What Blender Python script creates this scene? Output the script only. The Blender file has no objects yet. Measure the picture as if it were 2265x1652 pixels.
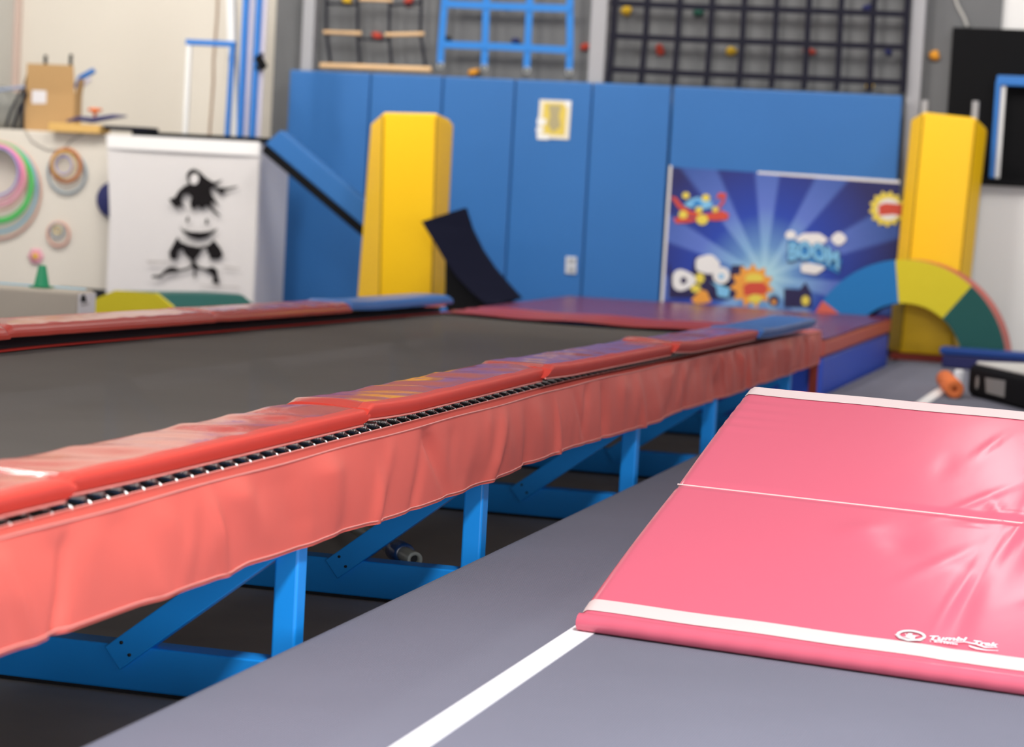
import bpy, bmesh, math, random
import numpy as np
from mathutils import Vector, Matrix
from mathutils.geometry import tessellate_polygon
random.seed(7); np.random.seed(7)
S = bpy.context.scene
COL = S.collection
# ---------------------------------------------------------------- camera
F_PX, CAM_H = 5350.0, 1.3                     # 85 mm lens on a 36 mm frame, 2265 px wide
YAW, PITCH, ROLL = 0.27214632, 0.07955044, 0.05409713
cy_, sy_ = math.cos(YAW), math.sin(YAW)
fwd0 = Vector((-sy_, cy_, 0)); right0 = Vector((cy_, sy_, 0)); up0 = Vector((0, 0, 1))
FWD = fwd0*math.cos(PITCH) - up0*math.sin(PITCH)
dn1 = -(up0*math.cos(PITCH) + fwd0*math.sin(PITCH))
XR = math.cos(ROLL)*right0 - math.sin(ROLL)*dn1
YD = math.sin(ROLL)*right0 + math.cos(ROLL)*dn1
cam = bpy.data.cameras.new('camera'); camo = bpy.data.objects.new('camera', cam); COL.objects.link(camo)
camo.matrix_world = Matrix(((XR.x, -YD.x, -FWD.x, 0), (XR.y, -YD.y, -FWD.y, 0), (XR.z, -YD.z, -FWD.z, CAM_H), (0, 0, 0, 1)))
cam.sensor_width = 36; cam.sensor_fit = 'HORIZONTAL'; cam.lens = F_PX/2265*36
cam.clip_start = 0.1; cam.clip_end = 200
cam.dof.use_dof = True; cam.dof.focus_distance = 6.7; cam.dof.aperture_fstop = 3.0
S.camera = camo
CAMP = Vector((0, 0, CAM_H))
# ---------------------------------------------------------------- world, light, exposure
W = bpy.data.worlds.new('world'); S.world = W; W.use_nodes = True
W.node_tree.nodes['Background'].inputs[0].default_value = (0.75, 0.86, 1.0, 1)
W.node_tree.nodes['Background'].inputs[1].default_value = 1.0
def area(name, loc, target, sx, sy, power, color=(1, 1, 1)):
    l = bpy.data.lights.new(name, 'AREA'); l.shape = 'RECTANGLE'; l.size = sx; l.size_y = sy; l.energy = power; l.color = color
    o = bpy.data.objects.new(name, l); COL.objects.link(o); o.location = loc
    o.rotation_euler = (Vector(target) - Vector(loc)).to_track_quat('-Z', 'Y').to_euler()
    return o
area('daylight_front_door', (1.6, -4.6, 1.5), (-1.8, 6.0, 0.3), 6.0, 2.6, 470, (0.98, 0.98, 1.0))
area('daylight_side_door', (5.6, 2.6, 1.3), (-3, 4.4, 0.1), 5.0, 2.4, 170, (1.0, 0.98, 0.97))
area('ceiling_light_near', (0.3, 2.7, 4.4), (0.3, 2.7, 0), 0.6, 2.2, 430, (0.97, 0.98, 1.0))
area('ceiling_light_streak', (-1.2, 9.0, 4.75), (-1.2, 9.0, 0), 0.10, 1.5, 13, (1.0, 0.97, 0.95))  # narrow unseen lamp added for the streak highlight on the pink mat
for i, (lx, ly, tx, tz, pw) in enumerate([(-6.0, 6.0, -6.0, 0, 60), (-6.4, 10.5, -7.0, 0.5, 70), (-1.2, 14.0, -1.2, 1.9, 95), (0.6, 15.0, 0.2, 1.2, 45), (-3.6, 14.0, -3.6, 1.9, 105), (-6.0, 14.0, -6.4, 1.9, 105), (-8.2, 13.6, -8.2, 1.9, 135)]):  # fourth lamp is added to brighten the white wall at the right
    area('ceiling_light_%d' % i, (lx, ly, 4.75), (tx, 17.2 if tz > 1 else ly, tz), 0.5, 1.8, pw, (1.0, 0.96, 0.90))
S.view_settings.view_transform = 'Standard'; S.view_settings.look = 'None'
S.view_settings.exposure = 0.0; S.view_settings.gamma = 1.0; S.view_settings.use_curve_mapping = False
try:
    S.cycles.use_denoising = True
    S.cycles.max_bounces = 8; S.cycles.diffuse_bounces = 4; S.cycles.glossy_bounces = 4
    S.cycles.sample_clamp_indirect = 6.0
except Exception: pass
# ---------------------------------------------------------------- measuring helpers: a sight line met with a real plane of the room
def ray(x, y): return (XR*((x-1132.5)/F_PX) + YD*((y-826)/F_PX) + FWD)
def _on(ax, c, x, y):
    v = ray(x, y); t = (c - CAMP[ax])/v[ax]; return CAMP + v*t
def at_x(c, x, y): return _on(0, c, x, y)
def at_y(c, x, y): return _on(1, c, x, y)
def at_z(c, x, y): return _on(2, c, x, y)
def at_pl(p0, n, x, y):
    v = ray(x, y); return CAMP + v*((p0-CAMP).dot(n)/v.dot(n))
# ---------------------------------------------------------------- materials
MATS = {}
def srgb(r, g, b):
    f = lambda c: (c/12.92 if c <= 0.04045 else ((c+0.055)/1.055)**2.4)
    return (f(r/255), f(g/255), f(b/255))
def mat(name, col, rough=0.5, spec=0.5, metal=0.0, noise=0.0, nscale=8.0, bump=0.0, bscale=30.0, trans=0.0, coat=0.0, bdist=0.01):
    if name in MATS: return MATS[name]
    m = bpy.data.materials.new(name); m.use_nodes = True; MATS[name] = m
    nt = m.node_tree; b = nt.nodes['Principled BSDF']
    b.inputs['Base Color'].default_value = (*col, 1); b.inputs['Roughness'].default_value = rough
    b.inputs['Specular IOR Level'].default_value = spec; b.inputs['Metallic'].default_value = metal
    b.inputs['Transmission Weight'].default_value = trans; b.inputs['Coat Weight'].default_value = coat
    tc = nt.nodes.new('ShaderNodeTexCoord')
    if noise > 0:
        n = nt.nodes.new('ShaderNodeTexNoise'); n.inputs['Scale'].default_value = nscale; n.inputs['Detail'].default_value = 5
        nt.links.new(tc.outputs['Object'], n.inputs['Vector'])
        mx = nt.nodes.new('ShaderNodeMix'); mx.data_type = 'RGBA'
        nt.links.new(n.outputs['Fac'], mx.inputs[0])
        mx.inputs[6].default_value = (*[c*(1-noise) for c in col], 1); mx.inputs[7].default_value = (*[min(1, c*(1+noise)) for c in col], 1)
        nt.links.new(mx.outputs[2], b.inputs['Base Color'])
    if bump > 0:
        n = nt.nodes.new('ShaderNodeTexNoise'); n.inputs['Scale'].default_value = bscale; n.inputs['Detail'].default_value = 4
        nt.links.new(tc.outputs['Object'], n.inputs['Vector'])
        bp = nt.nodes.new('ShaderNodeBump'); bp.inputs['Strength'].default_value = bump; bp.inputs['Distance'].default_value = bdist
        nt.links.new(n.outputs['Fac'], bp.inputs['Height']); nt.links.new(bp.outputs['Normal'], b.inputs['Normal'])
    return m
def carpet(name, col):
    m = mat(name, col, rough=0.95, spec=0.15, noise=0.10, nscale=1.7)
    nt = m.node_tree; b = nt.nodes['Principled BSDF']
    tc = nt.nodes.new('ShaderNodeTexCoord')
    wv = nt.nodes.new('ShaderNodeTexWave'); wv.wave_type = 'BANDS'; wv.bands_direction = 'X'
    wv.inputs['Scale'].default_value = 55.0; wv.inputs['Distortion'].default_value = 1.2; wv.inputs['Detail'].default_value = 2
    nt.links.new(tc.outputs['Object'], wv.inputs['Vector'])
    bp = nt.nodes.new('ShaderNodeBump'); bp.inputs['Strength'].default_value = 0.25; bp.inputs['Distance'].default_value = 0.004
    nt.links.new(wv.outputs['Fac'], bp.inputs['Height']); nt.links.new(bp.outputs['Normal'], b.inputs['Normal'])
    return m
M = dict(
    deck=carpet('grey_carpet', (0.175, 0.178, 0.222)),
    pit=mat('dark_rubber', (0.33, 0.29, 0.26), 0.8, 0.2, noise=0.25, nscale=2.5, bump=0.1, bscale=6),
    bed=mat('black_woven_bed', (0.115, 0.102, 0.090), 0.85, 0.12, noise=0.18, nscale=1.3, bump=0.08, bscale=3.0, bdist=0.02),
    pad=mat('red_vinyl', (0.50, 0.048, 0.030), 0.19, 0.85, coat=0.25, bump=0.04, bscale=22),
    padside=mat('red_vinyl_edge', (0.58, 0.055, 0.036), 0.42, 0.45),
    skirt=mat('coral_vinyl', (0.62, 0.112, 0.085), 0.46, 0.40, noise=0.06, nscale=4),
    piping=mat('pale_piping', (0.64, 0.25, 0.215), 0.5, 0.4),
    padblue=mat('blue_vinyl', (0.035, 0.16, 0.48), 0.34, 0.5),
    webbing=mat('red_webbing', (0.62, 0.045, 0.03), 0.7, 0.3),
    steel=mat('blue_powder_coat', (0.006, 0.265, 0.78), 0.38, 0.5, noise=0.05, nscale=5),
    spring=mat('galvanised_spring', (0.58, 0.59, 0.57), 0.34, 0.5, metal=1.0),
    dark=mat('near_black', (0.012, 0.012, 0.016), 0.6, 0.4),
    pink=mat('pink_vinyl', (0.63, 0.122, 0.178), 0.22, 0.5, bump=0.05, bscale=7),
    white_strip=mat('white_loop_fabric', (0.66, 0.535, 0.51), 0.9, 0.2),
    white=mat('white_paint', (0.80, 0.79, 0.78), 0.7, 0.3),
    cream=mat('cream_wall_paint', (0.74, 0.69, 0.61), 0.8, 0.3, noise=0.03, nscale=0.8),
    shade=mat('pale_grey_paint', (0.60, 0.59, 0.55), 0.8, 0.3),
    tape=mat('white_tape', (0.84, 0.84, 0.85), 0.6, 0.35),
    wallpad=mat('wall_pad_vinyl', (0.030, 0.150, 0.42), 0.42, 0.45, noise=0.08, nscale=1.2, bump=0.12, bscale=2.2, bdist=0.02),
    climb=mat('grey_climbing_panel', (0.15, 0.153, 0.158), 0.8, 0.3, noise=0.10, nscale=2.0, bump=0.2, bscale=18),
    post=mat('grey_post_paint', (0.36, 0.36, 0.38), 0.6, 0.3),
    rope=mat('black_webbing', (0.012, 0.012, 0.022), 0.85, 0.2),
    bluewebbing=mat('bright_blue_webbing', (0.035, 0.21, 0.60), 0.75, 0.25),
    wood=mat('pale_wood', (0.76, 0.50, 0.27), 0.6, 0.3, noise=0.12, nscale=6),
    clip=mat('dull_steel', (0.55, 0.57, 0.55), 0.35, 0.5, metal=0.8),
    yellow=mat('yellow_vinyl', (0.95, 0.56, 0.003), 0.45, 0.4),
    yseam=mat('yellow_seam', (0.36, 0.20, 0.01), 0.6, 0.3),
    navy=mat('navy_vinyl', (0.005, 0.006, 0.018), 0.8, 0.12),
    black=mat('black_board', (0.007, 0.007, 0.008), 0.85, 0.12),
    purple=mat('maroon_vinyl', (0.17, 0.016, 0.028), 0.26, 0.5),
    blockblue=mat('royal_blue_vinyl', (0.035, 0.11, 0.70), 0.45, 0.4),
    archblue=mat('arch_blue', (0.012, 0.17, 0.46), 0.5, 0.35, bump=0.25, bscale=6),
    archyellow=mat('arch_yellow', (0.66, 0.55, 0.02), 0.5, 0.35, bump=0.25, bscale=6),
    archgreen=mat('arch_green', (0.010, 0.085, 0.075), 0.5, 0.35, bump=0.25, bscale=6),
    archred=mat('arch_red', (0.60, 0.12, 0.09), 0.5, 0.35),
    redbrown=mat('dull_red_vinyl', (0.28, 0.035, 0.02), 0.6, 0.3),
    orange=mat('orange_foam', (0.80, 0.20, 0.06), 0.8, 0.2),
    orangedark=mat('orange_core', (0.30, 0.05, 0.015), 0.9, 0.1),
    airwhite=mat('pale_top_fabric', (0.62, 0.61, 0.58), 0.8, 0.2),
    beige=mat('beige_vinyl', (0.50, 0.44, 0.36), 0.6, 0.3, noise=0.1, nscale=2.5),
    cloth=mat('white_banner_cloth', (0.70, 0.67, 0.66), 0.85, 0.2),
    cloth2=mat('white_hem_cloth', (0.86, 0.84, 0.83), 0.85, 0.2),
    ink=mat('black_ink', (0.008, 0.006, 0.007), 0.8, 0.2),
    inkgrey=mat('grey_ink', (0.45, 0.42, 0.40), 0.8, 0.2),
    card=mat('cardboard', (0.50, 0.31, 0.14), 0.85, 0.2, noise=0.06, nscale=4),
    cardin=mat('cardboard_inside', (0.10, 0.06, 0.03), 0.9, 0.1),
    plank=mat('yellow_pine', (0.72, 0.45, 0.15), 0.7, 0.2, noise=0.1, nscale=6),
    pvcblue=mat('blue_pvc', (0.03, 0.18, 0.55), 0.4, 0.4),
    pvcwhite=mat('white_pvc', (0.84, 0.83, 0.81), 0.4, 0.4),
    cord=mat('brown_cord', (0.42, 0.30, 0.22), 0.8, 0.2),
    pipe=mat('frosted_tube', (0.42, 0.43, 0.36), 0.3, 0.5, noise=0.1, nscale=10),
    sleeve=mat('dark_blue_sleeve', (0.012, 0.05, 0.17), 0.25, 0.5),
    cyl=mat('pale_cylinder', (0.82, 0.82, 0.84), 0.5, 0.3),
    holdred=mat('hold_red', (0.50, 0.06, 0.035), 0.7, 0.3), holdyellow=mat('hold_yellow', (0.80, 0.50, 0.03), 0.7, 0.3),
    holdorange=mat('hold_orange', (0.75, 0.32, 0.03), 0.7, 0.3), holdnavy=mat('hold_navy', (0.02, 0.025, 0.12), 0.7, 0.3),
    holdgreen=mat('hold_green', (0.02, 0.10, 0.07), 0.7, 0.3), holdblack=mat('hold_black', (0.015, 0.015, 0.015), 0.7, 0.3),
    paper=mat('sheet_paper', (0.80, 0.74, 0.60), 0.35, 0.5), paperyellow=mat('sheet_yellow', (0.72, 0.55, 0.10), 0.35, 0.5),
    paperdark=mat('sheet_brown', (0.42, 0.36, 0.20), 0.35, 0.5), shiny=mat('tape_gloss', (0.85, 0.85, 0.83), 0.15, 0.6),
    plate=mat('outlet_plate', (0.60, 0.62, 0.66), 0.4, 0.4),
    conegreen=mat('cone_green', (0.01, 0.28, 0.12), 0.5, 0.4),
    hpink=mat('hoop_pink', (0.80, 0.35, 0.45), 0.4, 0.4), hgreen=mat('hoop_green', (0.08, 0.52, 0.12), 0.4, 0.4),
    hpurple=mat('hoop_purple', (0.34, 0.30, 0.62), 0.4, 0.4), horange=mat('hoop_coral', (0.70, 0.36, 0.28), 0.4, 0.4),
    hblue=mat('hoop_sky', (0.22, 0.50, 0.68), 0.4, 0.4), hmagenta=mat('hoop_magenta', (0.75, 0.14, 0.36), 0.4, 0.4), hsage=mat('hoop_slate', (0.28, 0.36, 0.42), 0.4, 0.4),
    hbrown=mat('hoop_brown', (0.48, 0.17, 0.05), 0.4, 0.4), hyellow=mat('hoop_yellow', (0.78, 0.60, 0.22), 0.4, 0.4),
    navydisc=mat('navy_disc_vinyl', (0.025, 0.03, 0.14), 0.5, 0.4),
    logo=mat('white_print', (0.86, 0.84, 0.84), 0.4, 0.4), logogrey=mat('silver_print', (0.68, 0.72, 0.70), 0.4, 0.4),
)
nt = M['bed'].node_tree; out_ = [n for n in nt.nodes if n.type == 'OUTPUT_MATERIAL'][0]
tb0 = nt.nodes.new('ShaderNodeBsdfTransparent'); mx0 = nt.nodes.new('ShaderNodeMixShader'); mx0.inputs[0].default_value = 0.06   # open weave
nt.links.new(nt.nodes['Principled BSDF'].outputs[0], mx0.inputs[1]); nt.links.new(tb0.outputs[0], mx0.inputs[2]); nt.links.new(mx0.outputs[0], out_.inputs[0])
# ---------------------------------------------------------------- mesh helpers
def link(name, me, parent=None):
    o = bpy.data.objects.new(name, me); COL.objects.link(o)
    if parent is not None: o.parent = parent
    return o
def tag(o, label=None, cat=None, group=None, kind=None):
    if label: o['label'] = label
    if cat: o['category'] = cat
    if group: o['group'] = group
    if kind: o['kind'] = kind
    return o
def thing(name, label, cat, loc=(0, 0, 0), group=None):
    o = bpy.data.objects.new(name, None); COL.objects.link(o); o.location = loc; o.empty_display_size = 0.1
    return tag(o, label, cat, group)
class MB:
    """collects shapes given in world coordinates; build() makes one mesh object whose parent sits at an unrotated location"""
    def __init__(s): s.v = []; s.f = []; s.m = []; s.sm = []; s.mats = []
    def mi(s, m):
        if m not in s.mats: s.mats.append(m)
        return s.mats.index(m)
    def add(s, vs, fs, m, smooth=False):
        o = len(s.v); s.v += [tuple(v) for v in vs]; k = s.mi(m)
        for f in fs: s.f.append([i+o for i in f]); s.m.append(k); s.sm.append(smooth)
        return s
    def frame_box(s, c, ax, ay, az, m, bev=0.0):
        """box by centre and three half-axis vectors, with bevelled edges"""
        c, ax, ay, az = map(Vector, (c, ax, ay, az))
        bm = bmesh.new()
        vs = [bm.verts.new(c + ax*i + ay*j + az*k) for i in (-1, 1) for j in (-1, 1) for k in (-1, 1)]
        for q in ((0, 1, 3, 2), (4, 6, 7, 5), (0, 4, 5, 1), (2, 3, 7, 6), (0, 2, 6, 4), (1, 5, 7, 3)): bm.faces.new([vs[i] for i in q])
        if bev > 0: bmesh.ops.bevel(bm, geom=bm.edges[:], offset=bev, segments=8 if bev > 0.03 else 3, profile=0.5, affect='EDGES')
        return s.addbm(bm, m, False)
    def box(s, lo, hi, m, bev=0.0):
        lo, hi = Vector(lo), Vector(hi); h = (hi-lo)/2
        return s.frame_box((lo+hi)/2, (h.x, 0, 0), (0, h.y, 0), (0, 0, h.z), m, bev)
    def addbm(s, bm, m, smooth=False):
        bmesh.ops.recalc_face_normals(bm, faces=bm.faces[:])
        bm.verts.index_update()
        s.add([v.co.copy() for v in bm.verts], [[v.index for v in f.verts] for f in bm.faces], m, smooth); bm.free(); return s
    def prism(s, pts, d, m, bev=0.0, smooth=False):
        """polygon pts (world) pushed along vector d"""
        d = Vector(d); bm = bmesh.new(); n = len(pts)
        a = [bm.verts.new(Vector(p)) for p in pts]; b = [bm.verts.new(Vector(p)+d) for p in pts]
        bm.faces.new(a); bm.faces.new(b[::-1])
        for i in range(n): bm.faces.new([a[i], b[i], b[(i+1) % n], a[(i+1) % n]])
        bmesh.ops.recalc_face_normals(bm, faces=bm.faces[:])
        if bev > 0: bmesh.ops.bevel(bm, geom=bm.edges[:], offset=bev, segments=2, profile=0.5, affect='EDGES')
        return s.addbm(bm, m, smooth)
    def bar(s, a, b, w, h, m, up=(0, 0, 1), bev=0.0):
        a, b = Vector(a), Vector(b); d = (b-a); L = d.length; d.normalize()
        u = Vector(up); x = d.cross(u).normalized(); z = x.cross(d).normalized()
        return s.frame_box((a+b)/2, d*L/2, x*w/2, z*h/2, m, bev)
    def tube(s, pts, r, m, n=8, closed=False, caps=True):
        pts = [Vector(p) for p in pts]; N = len(pts); rings = []; prev = None
        for i, p in enumerate(pts):
            if closed: t = pts[(i+1) % N]-pts[i-1]
            else: t = pts[min(i+1, N-1)]-pts[max(i-1, 0)]
            t.normalize()
            if prev is None:
                a = Vector((0, 0, 1)) if abs(t.z) < 0.9 else Vector((1, 0, 0)); x = t.cross(a).normalized()
            else: x = (prev - t*prev.dot(t)).normalized()
            prev = x; y = t.cross(x)
            rr = r[i] if hasattr(r, '__len__') else r
            rings.append([p + (x*math.cos(2*math.pi*k/n) + y*math.sin(2*math.pi*k/n))*rr for k in range(n)])
        vs = [v for g in rings for v in g]; fs = []
        for i in range(N if closed else N-1):
            for k in range(n): fs.append([i*n+k, i*n+(k+1) % n, ((i+1) % N)*n+(k+1) % n, ((i+1) % N)*n+k])
        s.add(vs, fs, m, True)
        if caps and not closed: s.add(rings[0], [list(range(n))[::-1]], m); s.add(rings[-1], [list(range(n))], m)
        return s
    def grid(s, P, m, smooth=True, closed_u=False):
        R, C_ = len(P), len(P[0]); vs = [p for row in P for p in row]; fs = []
        for i in range(R-1):
            for j in range(C_-1): fs.append([i*C_+j, i*C_+j+1, (i+1)*C_+j+1, (i+1)*C_+j])
        return s.add(vs, fs, m, smooth)
    def lathe(s, c, axis, prof, m, n=20, smooth=True):
        c = Vector(c); axis = Vector(axis).normalized(); a = Vector((0, 0, 1)) if abs(axis.z) < 0.9 else Vector((1, 0, 0))
        x = axis.cross(a).normalized(); y = axis.cross(x); vs = []; fs = []
        for (r, h) in prof:
            for k in range(n): vs.append(c + axis*h + (x*math.cos(2*math.pi*k/n) + y*math.sin(2*math.pi*k/n))*r)
        for i in range(len(prof)-1):
            for k in range(n): fs.append([i*n+k, i*n+(k+1) % n, (i+1)*n+(k+1) % n, (i+1)*n+k])
        return s.add(vs, fs, m, smooth)
    def poly(s, pts, m):
        pts = [Vector(p) for p in pts]
        return s.add(pts, [list(t) for t in tessellate_polygon([pts])], m)
    def build(s, name, parent=None, recalc=False):
        off = Vector((0, 0, 0)); p = parent
        while p is not None: off += Vector(p.location); p = p.parent
        o0 = off
        me = bpy.data.meshes.new(name)
        me.from_pydata([tuple(Vector(v)-o0) for v in s.v], [], s.f)
        for m in s.mats: me.materials.append(m)
        me.polygons.foreach_set('material_index', s.m); me.polygons.foreach_set('use_smooth', s.sm)
        me.update()
        if recalc:
            bm = bmesh.new(); bm.from_mesh(me); bmesh.ops.recalc_face_normals(bm, faces=bm.faces[:]); bm.to_mesh(me); bm.free()
        return link(name, me, parent)
def struct(name, mb): return tag(mb.build(name), kind='structure')
def circle(c, u, v, r, n=24, a0=0.0, a1=2*math.pi): return [Vector(c)+Vector(u)*r*math.cos(a0+(a1-a0)*k/n)+Vector(v)*r*math.sin(a0+(a1-a0)*k/n) for k in range(n)]
def interp(tab, x):
    xs = [t[0] for t in tab]; ys = [t[1] for t in tab]; return float(np.interp(x, xs, ys))
EX, EY, EZ = Vector((1, 0, 0)), Vector((0, 1, 0)), Vector((0, 0, 1))
ZM = 0.21                       # top of the raised grey carpeted floor
XE = -1.948                     # its edge beside the trampoline
YW = 17.2                       # face of the wall pads

# ================================================================ THE SETTING
struct('floor', MB().box((-9.6, -5, -0.1), (6.1, 18.2, 0.0), M['pit']))
struct('floor', MB().box((XE, -5, 0.001), (6.0, 18.0, ZM), M['deck'], 0.04)
       .box((-9.5, -5, 0.001), (-4.75, 18.0, ZM), M['deck'], 0.018).box((-4.75, 16.62, 0.001), (XE, 18.0, ZM), M['deck'], 0.0))
struct('ceiling', MB().box((-9.6, -5, 5.0), (6.1, 18.2, 5.1), M['white']))
xl = at_y(17.7, 38, 0).x
struct('wall_left', MB().box((xl-0.15, -5, 0), (xl, 17.75, 5.0), M['shade']))  # left wall in plain pale grey paint
struct('trim_1', MB().box((xl, 17.66, ZM), (xl+0.05, 17.699, 5.0), mat('salmon_trim', (0.62, 0.48, 0.42), 0.8, 0.2)))
struct('wall_front', MB().box((-9.6, -5.1, 0), (6.1, -5.0, 5.0), M['white']))
mb = MB()                                                # right wall with the open roll-up door the daylight comes through
mb.box((6.0, -5, 0), (6.12, -0.6, 5), M['white']).box((6.0, 5.6, 0), (6.12, 18.2, 5), M['white']).box((6.0, -0.6, 3.8), (6.12, 5.6, 5), M['white'])
struct('wall_right', mb)
struct('wall_back', MB().box((xl, 17.7, 0), (-6.3, 17.85, 5.0), M['cream']))
xc = at_y(17.42, 612, 0).x; xg = at_y(17.42, 2217, 30).x
struct('wall_back', MB().box((xc, 17.42, 0), (xg, 17.69, 5.0), M['climb']))
struct('wall_back', MB().box((xg, 17.45, 0), (6.0, 17.6, 5.0), M['white']))
# posts in front of the climbing panel
for k, (a, b) in enumerate([((671, 0), (697, 0)), ((1309, 0), (1345, 0)), ((2018, 0), (2049, 0))]):
    x0 = at_y(17.3, *a).x; x1 = at_y(17.3, *b).x
    struct('trim_%d' % (k+2), MB().box((x0, 17.3, ZM), (x1, 17.4, 4.9), M['post'], 0.006))
# low partition at the left
zt = at_y(16.45, 100, 290).z
struct('wall_partition', MB().box((xl, 16.45, 0.0), (at_y(16.2, 240, 292).x+0.19, 16.75, zt), M['cream'], 0.01))
struct('baseboard_partition', MB().box((at_y(16.43, 130, 640).x, 16.43, ZM), (at_y(16.2, 240, 292).x+0.18, 16.449, 0.33), M['dark']))

# white tape line on the carpet
t0, t1 = at_z(ZM, 870, 1652), at_z(ZM, 945, 1652)
tag(MB().box((-1.408, -1.0, ZM), (-1.342, 15.2, ZM+0.0025), M['tape']).build('floor_line'), 'straight white tape line on the grey carpet running under the pink incline mat', 'floor tape')

# ================================================================ TRAMPOLINE
XS = -1.975                                              # skirt face
XF = -4.235                                              # far side
def drop(y): return max(0.0, y-8.0)*0.0125
tr = thing('tumbling_trampoline', 'long blue-framed tumbling trampoline with black bed, red edge pads and coral side skirt', 'trampoline', (-3.1, 8.0, 0.0))
Y0, Y1 = 2.4, 13.45
# bed
P = []
for j in range(61):
    y = Y0 + (12.95-Y0)*j/60; row = []
    for i in range(25):
        x = -4.0 + (1.86)*i/24; u = (x+4.0)/1.86
        sag = -0.012*math.sin(math.pi*u)
        row.append((x, y, 0.602 - drop(y) + sag + 0.0015*math.sin(y*5.1+x*3)+0.001*math.sin(y*13-x*6)))
    P.append(row)
bed = MB().grid(P, M['bed']).build('bed', tr)
mb = MB()
for (x0, x1) in ((-4.035, -3.975), (-2.175, -2.135)):
    mb.grid([[(x, Y0+(12.95-Y0)*j/40, 0.608-drop(Y0+(12.95-Y0)*j/40)) for x in (x0, x1)] for j in range(41)], M['webbing'])
tag(mb.build('bed_edging', bed), 'red webbing edge')
# frame rails
def rail(x, name='frame_rail'):
    return MB().bar((x, Y0, 0.585-drop(Y0)), (x, 8.0, 0.585), 0.05, 0.055, M['steel'], bev=0.006).bar((x, 8.0, 0.585), (x, Y1, 0.585-drop(Y1)), 0.05, 0.055, M['steel'], bev=0.006).build(name, tr)
rail(-2.03); rail(-4.19)
MB().bar((-4.19, 12.98, 0.52), (-2.03, 12.98, 0.52), 0.05, 0.05, M['steel'], bev=0.006).build('frame_rail', tr)
# legs, base beams, braces
BY = [5.364, 6.916, 8.985, 10.547, 12.60, 3.6]
legx = (-2.061, -2.000)
for k, by in enumerate(BY):
    bb = MB().box((-4.23, by, 0.011), (-1.99, by+0.085, 0.121), M['steel'], 0.005).build('base_beam', tr)
    mb = MB().box((-4.22, by+0.012, 0.001), (-2.0, by+0.073, 0.011), M['dark']); tag(mb.build('foot_strip', bb), 'black rubber strip under the beam')  # dark strip doubles as the feet and the shadow gap beneath the beam
    zt_ = 0.57 - drop(by)
    for (a, b) in (legx, (-4.22, -4.159)):
        MB().box((a, by+0.003, 0.121), (b, by+0.066, zt_), M['steel'], 0.007).build('leg', tr)
    for sgn in (1, -1):
        def fx(x): return x if sgn == 1 else -6.22-x
        a = Vector((fx(-2.465), by-0.014, 0.088)); b = Vector((fx(-2.065), by-0.014, 0.405-drop(by)))
        d = (b-a).normalized(); nrm = Vector((d.z, 0, -d.x))
        hw = 0.034
        pts = [a - nrm*hw - d*0.0, a + nrm*hw, b + nrm*hw, b - nrm*hw]
        br = MB().prism(pts, (0, 0.05, 0), M['steel'], 0.003).build('brace', tr)
        if sgn == 1 and k < 3:
            for q in (0.018, -0.018):
                c_ = a + d*0.045 + nrm*q; MB().lathe((c_.x, c_.y, c_.z), -EY, [(0.0045, 0.0), (0.0045, 0.003), (0.0, 0.0035)], M['dark'], 8).build('bolt', br)
# springs in the gap
mb = MB(); pts = []
for i in range(26*7+1):
    a = 2*math.pi*i/7; pts.append((-2.155 + 0.112*i/182, 4.0 + 0.0075*math.cos(a), 0.638 + 0.0075*math.sin(a)))
mb.tube(pts, 0.0019, M['spring'], 4)
mb.tube([(-2.043, 4.0, 0.638), (-2.032, 4.0, 0.632), (-2.024, 4.0, 0.612)], 0.003, M['spring'], 5)
sp0 = mb.build('spring', tr); SPC = 0.083
for k in range(1, 96):
    o = sp0.copy(); COL.objects.link(o); o.parent = tr
    yy = 4.0-0.30+SPC*k; o.location = Vector((0, yy-4.0, -drop(yy)))
sp0.location = (0, -0.30, 0)
tag(MB().grid([[(x, Y0+(12.9-Y0)*j/30, 0.612-drop(Y0+(12.9-Y0)*j/30)) for x in (-2.2, -2.055)] for j in range(31)], M['dark']).build('spring_cover', tr), 'black strip under the springs')
tag(MB().grid([[(x, Y0+(12.9-Y0)*j/30, zz_-drop(Y0+(12.9-Y0)*j/30)) for x, zz_ in ((-4.20, 0.632), (-4.037, 0.632), (-4.037, 0.59))] for j in range(31)], M['dark']).build('spring_cover', tr), 'black strip under the far springs')  # dark strip stands in for shade below the far pads, hides the rail
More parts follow.
